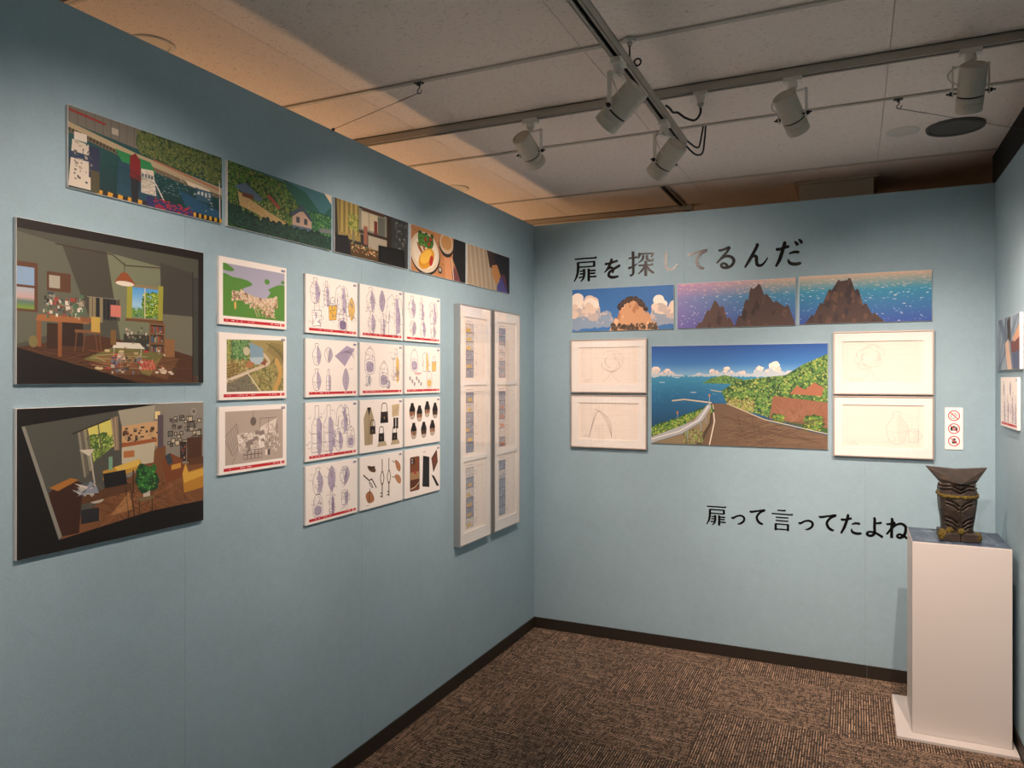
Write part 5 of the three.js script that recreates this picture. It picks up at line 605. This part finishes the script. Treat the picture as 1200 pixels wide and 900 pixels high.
// ---------------------------------------------------------------- wall lettering: cut vinyl characters, stroke by stroke
const GLYPH = {   // strokes in a 100-unit cell, y down: [x, y, width] ...
  '扉': [[[6, 10, 4], [50, 9.5, 4], [88, 9.5, 4.5], [96, 8, 7]], [[20, 24, 4], [60, 24, 4], [90, 24, 4]], [[86, 22, 7], [86, 44, 8]], [[22, 42, 4], [86, 42, 4]], [[20, 23, 8], [20, 50, 8], [16, 74, 7], [4, 98, 2]], [[45, 50, 8], [45, 74, 8], [41, 88, 6], [31, 99, 2]], [[27, 58, 4], [45, 57.5, 4]], [[27, 69, 4], [45, 68.5, 4]], [[23, 83, 4], [45, 80, 4]], [[64, 50, 8], [64, 99, 8]], [[64, 58, 4], [92, 58, 5]], [[64, 69, 4], [90, 69, 5]], [[64, 82, 4], [95, 82, 5]]],
  '言': [[[30, 5, 4], [60, 5, 5], [66, 4, 6]], [[4, 22, 4], [50, 22, 4], [90, 22, 4.5], [97, 20, 7]], [[22, 38, 4], [72, 38, 4], [77, 37, 6]], [[22, 53, 4], [72, 53, 4], [77, 52, 6]], [[22, 67, 8], [22, 99, 8]], [[22, 69, 4], [78, 69, 4]], [[76, 67, 8], [76, 99, 8]], [[22, 93, 4], [76, 93, 4]]],
  '探': [[[3, 28, 4], [30, 27, 4.5], [37, 25, 6]], [[20, 3, 8], [21, 60, 8], [20, 88, 7], [12, 94, 5], [7, 90, 2]], [[2, 66, 7], [20, 60, 4], [38, 50, 2]], [[46, 10, 8], [44, 22, 7], [40, 32, 2]], [[46, 15, 4], [92, 15, 4]], [[97, 13, 8], [94, 22, 6], [88, 30, 2]], [[60, 20, 7], [57, 34, 6], [42, 48, 2]], [[74, 20, 7], [75, 36, 7], [84, 42, 6], [96, 41, 4], [97, 34, 2]], [[42, 58, 4], [88, 58, 4.5], [97, 56, 7]], [[69, 42, 8], [69, 99, 8]], [[67, 59, 6], [56, 76, 6], [40, 90, 2]], [[71, 59, 3], [83, 76, 7], [100, 90, 6]]],
  'し': [[[26, 6, 5], [31, 12, 8], [29, 50, 8], [32, 78, 8], [46, 91, 8], [66, 86, 6], [86, 66, 2]]],
  'て': [[[6, 24, 5], [14, 27, 8], [50, 20, 6], [88, 13, 8], [92, 14, 5]], [[90, 14, 6], [64, 28, 7], [46, 54, 8], [52, 78, 9], [66, 90, 9], [80, 93, 5]]],
  'を': [[[14, 26, 5], [20, 28, 7], [52, 22, 6], [78, 15, 6]], [[44, 4, 4], [47, 9, 8], [38, 34, 8], [24, 56, 6], [12, 68, 2]], [[14, 66, 3], [32, 50, 6], [46, 46, 7], [54, 54, 8], [54, 72, 5]], [[90, 36, 3], [84, 40, 8], [58, 54, 8], [36, 70, 8], [34, 84, 8], [48, 92, 9], [76, 90, 7], [82, 88, 4]]],
  'る': [[[20, 15, 4], [26, 18, 7], [46, 14, 6], [66, 8, 8], [60, 22, 6], [38, 46, 6], [12, 74, 3]], [[12, 74, 3], [34, 54, 5], [56, 45, 7], [78, 52, 8], [86, 68, 9], [76, 88, 8], [54, 96, 8], [36, 92, 7], [32, 82, 6], [42, 76, 6], [54, 82, 7], [60, 92, 5]]],
  'ん': [[[54, 2, 5], [57, 8, 8], [42, 40, 8], [24, 72, 8], [8, 98, 4]], [[9, 97, 3], [26, 68, 5], [42, 52, 7], [53, 56, 8], [54, 74, 8], [58, 90, 8], [72, 92, 7], [88, 78, 4], [97, 62, 2]]],
  'た': [[[6, 28, 5], [12, 31, 7], [32, 28, 6], [54, 21, 6]], [[34, 3, 4], [37, 8, 8], [32, 34, 8], [20, 70, 8], [6, 98, 5]], [[54, 50, 3], [70, 44, 6], [86, 45, 7], [90, 48, 4]], [[52, 72, 3], [56, 86, 7], [74, 93, 8], [92, 91, 7], [96, 88, 4]]],
  'だ': [[[6, 32, 5], [12, 35, 7], [30, 32, 6], [52, 26, 6]], [[33, 8, 4], [36, 13, 8], [30, 38, 8], [20, 70, 8], [6, 98, 5]], [[52, 54, 3], [66, 49, 6], [82, 50, 7], [86, 53, 4]], [[48, 74, 3], [54, 87, 7], [70, 93, 8], [88, 91, 7], [92, 88, 4]], [[70, 10, 3], [78, 18, 7], [81, 26, 6]], [[84, 3, 3], [92, 11, 7], [95, 19, 6]]],
  'っ': [[[6, 56, 5], [14, 60, 8], [40, 46, 6], [64, 42, 7], [80, 52, 8], [80, 70, 8], [62, 88, 7], [42, 95, 3]]],
  'よ': [[[52, 32, 4], [68, 30, 6], [84, 26, 7]], [[48, 3, 5], [52, 8, 8], [52, 50, 8], [52, 78, 8], [44, 92, 8], [28, 95, 8], [18, 88, 7], [24, 78, 6], [44, 76, 6], [66, 84, 7], [86, 96, 8], [90, 98, 5]]],
  'ね': [[[27, 3, 5], [31, 9, 8], [29, 50, 8], [29, 98, 8]], [[6, 34, 5], [20, 33, 6], [40, 25, 7], [34, 42, 7], [8, 82, 5]], [[6, 82, 3], [28, 54, 5], [52, 32, 6], [72, 28, 8], [87, 40, 8], [87, 64, 8], [76, 88, 8], [58, 94, 7], [52, 86, 6], [60, 78, 6], [76, 82, 7], [92, 93, 7], [97, 96, 4]]],
};
function glyphGeometry(ch, size, thick) {
  const out = [];
  GLYPH[ch].forEach((st, si) => {
    const c = new THREE.CatmullRomCurve3(st.map(([a, b]) => new THREE.Vector3(a, -b, 0)), false, 'centripetal'), n = Math.max(10, (st.length - 1) * 8), top = [];
    const width = (t) => { const k = t * (st.length - 1), i = Math.min(st.length - 2, Math.floor(k)); return st[i][2] + (st[i + 1][2] - st[i][2]) * (k - i); };
    for (let i = 0; i <= n; i++) { const t = i / n, p = c.getPoint(t), d = c.getTangent(t), q0 = width(t), w = (q0 * 1.28 + 1.3) / 2 * ('扉言探'.includes(ch) ? 0.92 : 1.12); top.push([[p.x - d.y * w, p.y + d.x * w], [p.x + d.y * w, p.y - d.x * w]]); }
    const V = [], z = thick + si * 0.00003, S = (q, zz) => [(q[0] - 50) / 100 * size, (q[1] + 50) / 100 * size, zz], quad = (a, b, cc, d) => V.push(...a, ...b, ...cc, ...a, ...cc, ...d);
    for (let i = 0; i < n; i++) { const [l0, r0] = top[i], [l1, r1] = top[i + 1]; quad(S(r0, z), S(r1, z), S(l1, z), S(l0, z)); quad(S(l0, 0), S(l0, z), S(l1, z), S(l1, 0)); quad(S(r0, z), S(r0, 0), S(r1, 0), S(r1, z)); }
    for (const [i, s] of [[0, 1], [n, -1]]) { const [l, q] = top[i]; s > 0 ? quad(S(l, z), S(l, 0), S(q, 0), S(q, z)) : quad(S(q, z), S(q, 0), S(l, 0), S(l, z)); }
    const g = new THREE.BufferGeometry(); g.setAttribute('position', new THREE.Float32BufferAttribute(V, 3)); g.computeVertexNormals(); out.push(g);
  });
  return mergeGeometries(out);
}
function lettering(label, text, cells) {
  const t = thing('wall_lettering', label, 'lettering', [cells[0][0], cells[0][1], 0], 0, 'black lettering on the far wall');
  [...text].forEach((ch, i) => { const [x, y, s] = cells[i]; part('character', glyphGeometry(ch, s, 0.0012), M.vinyl, t, [x - cells[0][0], y - cells[0][1], 0.0002]); });
}
// [centre x, centre y, size] of every character on the wall
lettering('upper line of black Japanese lettering above the picture row', '扉を探してるんだ', [[0.325, 2.137, 0.150], [0.487, 2.130, 0.122], [0.655, 2.148, 0.150], [0.822, 2.150, 0.118], [0.972, 2.150, 0.122], [1.120, 2.150, 0.122], [1.275, 2.150, 0.130], [1.440, 2.152, 0.142]]);
lettering('lower line of black Japanese lettering below the coast poster', '扉って言ってたよね', [[1.072, 0.757, 0.112], [1.190, 0.757, 0.088], [1.286, 0.768, 0.092], [1.408, 0.757, 0.112], [1.528, 0.757, 0.090], [1.628, 0.766, 0.096], [1.735, 0.763, 0.104], [1.840, 0.758, 0.100], [1.940, 0.760, 0.104]]);
// ---------------------------------------------------------------- pedestal and carved stone
{
  const p = thing('pedestal', 'tall white box pedestal carrying the dark stone carving', 'pedestal', [2.1485, 0, 0.412]);
  part('plinth', box(0.353, 0.800, 0.334, 0, 0.4125, 0, 0.0016), M.plinth, p);
  part('top_sheet', box(0.351, 0.0025, 0.332, 0, 0.8135, 0), [M.plinth, M.plinth, new THREE.MeshStandardMaterial({ map: canvas(512, 480, artOcean, 91), roughness: 0.42 }), M.plinth, M.plinth, M.plinth], p).userData.label = 'slate blue printed top';
  part('base_plate', box(0.430, 0.012, 0.45, -0.022, 0.006, 0, 0.0015), M.plinth, p);
}
const stoneTex = (() => { const a = tileNoise(512, 10, 41), b = tileNoise(512, 60, 42), c = tileNoise(512, 200, 43); return dataTex(512, (x, y) => { const v = 50 + 18 * (a(x, y) - 0.5) + 18 * (b(x, y) - 0.5) + 20 * (c(x, y) - 0.5); return [v * 1.12, v * 0.93, v * 0.78]; }, true); })();
stoneTex.repeat.set(4, 4);
M.stone = new THREE.MeshStandardMaterial({ map: stoneTex, bumpMap: wallBump, bumpScale: 0.0008, roughness: 0.42 });
M.moss = (() => { const a = tileNoise(256, 24, 51), b = tileNoise(256, 90, 52), t = dataTex(256, (x, y) => { const v = 0.35 + 0.4 * a(x, y) + 0.45 * b(x, y); return [118 * v, 100 * v, 34 * v]; }, true); t.repeat.set(6, 6); return std(0xffffff, 1, { map: t }); })();
{
  const s = thing('stone_carving', 'dark carved stone with flared pointed cap and mossy band on pedestal', 'carving', [2.148, 0.8155, 0.445], 0.08); s.scale.setScalar(0.93);
  // body: a rounded-square barrel with carved flutes
  const prof = [[0.036, 0.063], [0.05, 0.064], [0.09, 0.067], [0.14, 0.074], [0.18, 0.077], [0.205, 0.078], [0.23, 0.077], [0.25, 0.074], [0.268, 0.060], [0.276, 0.045]];
  const rad = (y) => { let i = 0; while (i < prof.length - 2 && y > prof[i + 1][0]) i++; const [a, ra] = prof[i], [b, rb] = prof[i + 1]; return ra + (rb - ra) * (y - a) / (b - a); };
  const grooves = [];   // polylines on the front, [x, y] in metres
  const both = (pts, w = 0.0036, d = 0.011) => { for (const k of [-1, 1]) grooves.push([pts.map(([a, b]) => [a * k, b]), w, d]); };
  for (const b of [0.046, 0.064, 0.082]) both([[0.012, b], [0.032, b + 0.016], [0.056, b + 0.022]]);
  for (const b of [0.142, 0.158]) both([[0.008, b], [0.026, b + 0.016], [0.050, b + 0.024]]);
  for (const b of [0.222, 0.238]) both([[0.004, b - 0.006], [0.034, b + 0.010], [0.074, b + 0.006]], 0.003);
  both([[0.060, 0.045], [0.062, 0.10], [0.068, 0.135]], 0.003, 0.005); grooves.push([[[0, 0.036], [0, 0.150]], 0.0016, 0.003]);
  const seg = (px, py, [ax, ay], [bx, by]) => { const dx = bx - ax, dy = by - ay, t = Math.max(0, Math.min(1, ((px - ax) * dx + (py - ay) * dy) / (dx * dx + dy * dy))); return Math.hypot(px - ax - t * dx, py - ay - t * dy); };
  const NU = 300, NV = 200, pos = [], idx = [], uvs = [];
  for (let j = 0; j <= NV; j++) for (let i = 0; i <= NU; i++) {
    const y = 0.036 + 0.24 * j / NV, a = i / NU * Math.PI * 2, c = Math.cos(a), q = Math.sin(a), e = 3.2, sq = 1 / Math.pow(Math.abs(c) ** e + Math.abs(q) ** e, 1 / e);
    let R = rad(y) * sq, x = q * R, z = c * R * 0.9;
    if (c > 0.05 && y < 0.214 && y > 0.036) z += 0.010 * Math.max(0, 1 - Math.abs(x) / 0.05) * Math.min(1, (0.214 - y) / 0.05);   // keel down the front
    let dep = 0.0012 * perlin.noise(x * 40, y * 40, z * 40);
    if (c > -0.2) for (const [pl, w, d] of grooves) for (let k = 0; k + 1 < pl.length; k++) { const t = seg(x, y, pl[k], pl[k + 1]) / w; if (t < 1.6) dep = Math.max(dep, d * (1 - Math.min(1, Math.max(0, (t - 0.6)))) ); }
    x -= q * dep; z -= c * dep; pos.push(x, y, z); uvs.push(a * 0.08, y);
    if (i < NU && j < NV) { const o = j * (NU + 1) + i; idx.push(o, o + 1, o + NU + 2, o, o + NU + 2, o + NU + 1); }
  }
  const body = new THREE.BufferGeometry(); body.setAttribute('position', new THREE.Float32BufferAttribute(pos, 3)); body.setAttribute('uv', new THREE.Float32BufferAttribute(uvs, 2)); body.setIndex(idx); body.computeVertexNormals();
  part('body', body, M.stone, s);
  // flared cap: two tips, a point to the front, narrowing to the neck
  const v = (...a) => new THREE.Vector3(...a), hull = (pts) => metricUV(toCreasedNormals(new ConvexGeometry(pts), 0.3));
  const cap = (k) => hull([v(0, 0.316, -0.045), v(0, 0.312, -0.012), v(0, 0.262, 0.098), v(0.124 * k, 0.327, -0.028), v(0.124 * k, 0.3245, -0.022), v(0.074 * k, 0.276, 0.036), v(0.076 * k, 0.268, -0.058), v(0.062 * k, 0.250, 0.036), v(0.062 * k, 0.25, -0.058), v(0, 0.248, 0.05), v(0, 0.25, -0.07)]);
  part('cap', merge([cap(1), cap(-1)]), M.stone, s);
  for (const k of [-1, 1]) part('foot', metricUV(new RoundedBoxGeometry(0.071, 0.038, 0.155, 2, 0.004).translate(k * 0.0365, 0.019, 0.006)), M.stone, s);
  const clump = (cx, cy, cz, rx, ry, rz, seed) => { const g = mergeVertices(new THREE.IcosahedronGeometry(1, 12).deleteAttribute('uv').deleteAttribute('normal')); const p = g.attributes.position; for (let i = 0; i < p.count; i++) { const d = 1 + 0.22 * perlin.noise(p.getX(i) * 2.6 + seed, p.getY(i) * 2.6, p.getZ(i) * 2.6) + 0.16 * perlin.noise(p.getX(i) * 9, p.getY(i) * 9 + seed, p.getZ(i) * 9); p.setXYZ(i, cx + p.getX(i) * rx * d, Math.max(0.001, cy + p.getY(i) * ry * d), cz + p.getZ(i) * rz * d); } g.computeVertexNormals(); return metricUV(g); };
  const ring = (() => { const NP = 220, NR = 12, P2 = [], I2 = []; for (let i = 0; i <= NP; i++) for (let j = 0; j <= NR; j++) { const a = i / NP * 2 * Math.PI, c = Math.cos(a), q = Math.sin(a), e = 3.2, sq = 1 / Math.pow(Math.abs(c) ** e + Math.abs(q) ** e, 1 / e), b = j / NR * 2 * Math.PI, t = 0.0062 * (1 + 0.5 * perlin.noise(c * 14, q * 14, b) + 0.35 * perlin.noise(c * 40, q * 40, b * 2)); const R = rad(0.208) * sq + t * Math.cos(b) * 0.7 + 0.0008; const yy = 0.207 - 0.008 * Math.max(0, c) + 0.002 * perlin.noise(c * 8, q * 8, 3) + t * Math.sin(b) * 1.15; P2.push(q * R, yy, c * R * 0.9 + (c > 0 ? 0.003 : 0)); if (i < NP && j < NR) { const o = i * (NR + 1) + j; I2.push(o, o + NR + 1, o + NR + 2, o, o + NR + 2, o + 1); } } const g = new THREE.BufferGeometry(); g.setAttribute('position', new THREE.Float32BufferAttribute(P2, 3)); g.setIndex(I2); g.computeVertexNormals(); return metricUV(g); })();
  part('moss_band', ring, M.moss, s).userData.label = 'olive moss band round the waist';
  [[-0.070, 0.026, 0.062, 0.017, 0.026, 0.024, 1], [-0.042, 0.047, 0.068, 0.016, 0.014, 0.014, 5], [0.002, 0.046, 0.078, 0.014, 0.014, 0.012, 9], [0.070, 0.02, 0.058, 0.016, 0.022, 0.026, 13], [0.070, 0.016, -0.03, 0.015, 0.018, 0.03, 17]].forEach((a) => part('moss_clump', clump(...a), M.moss, s));
}
renderer.render(scene, camera);
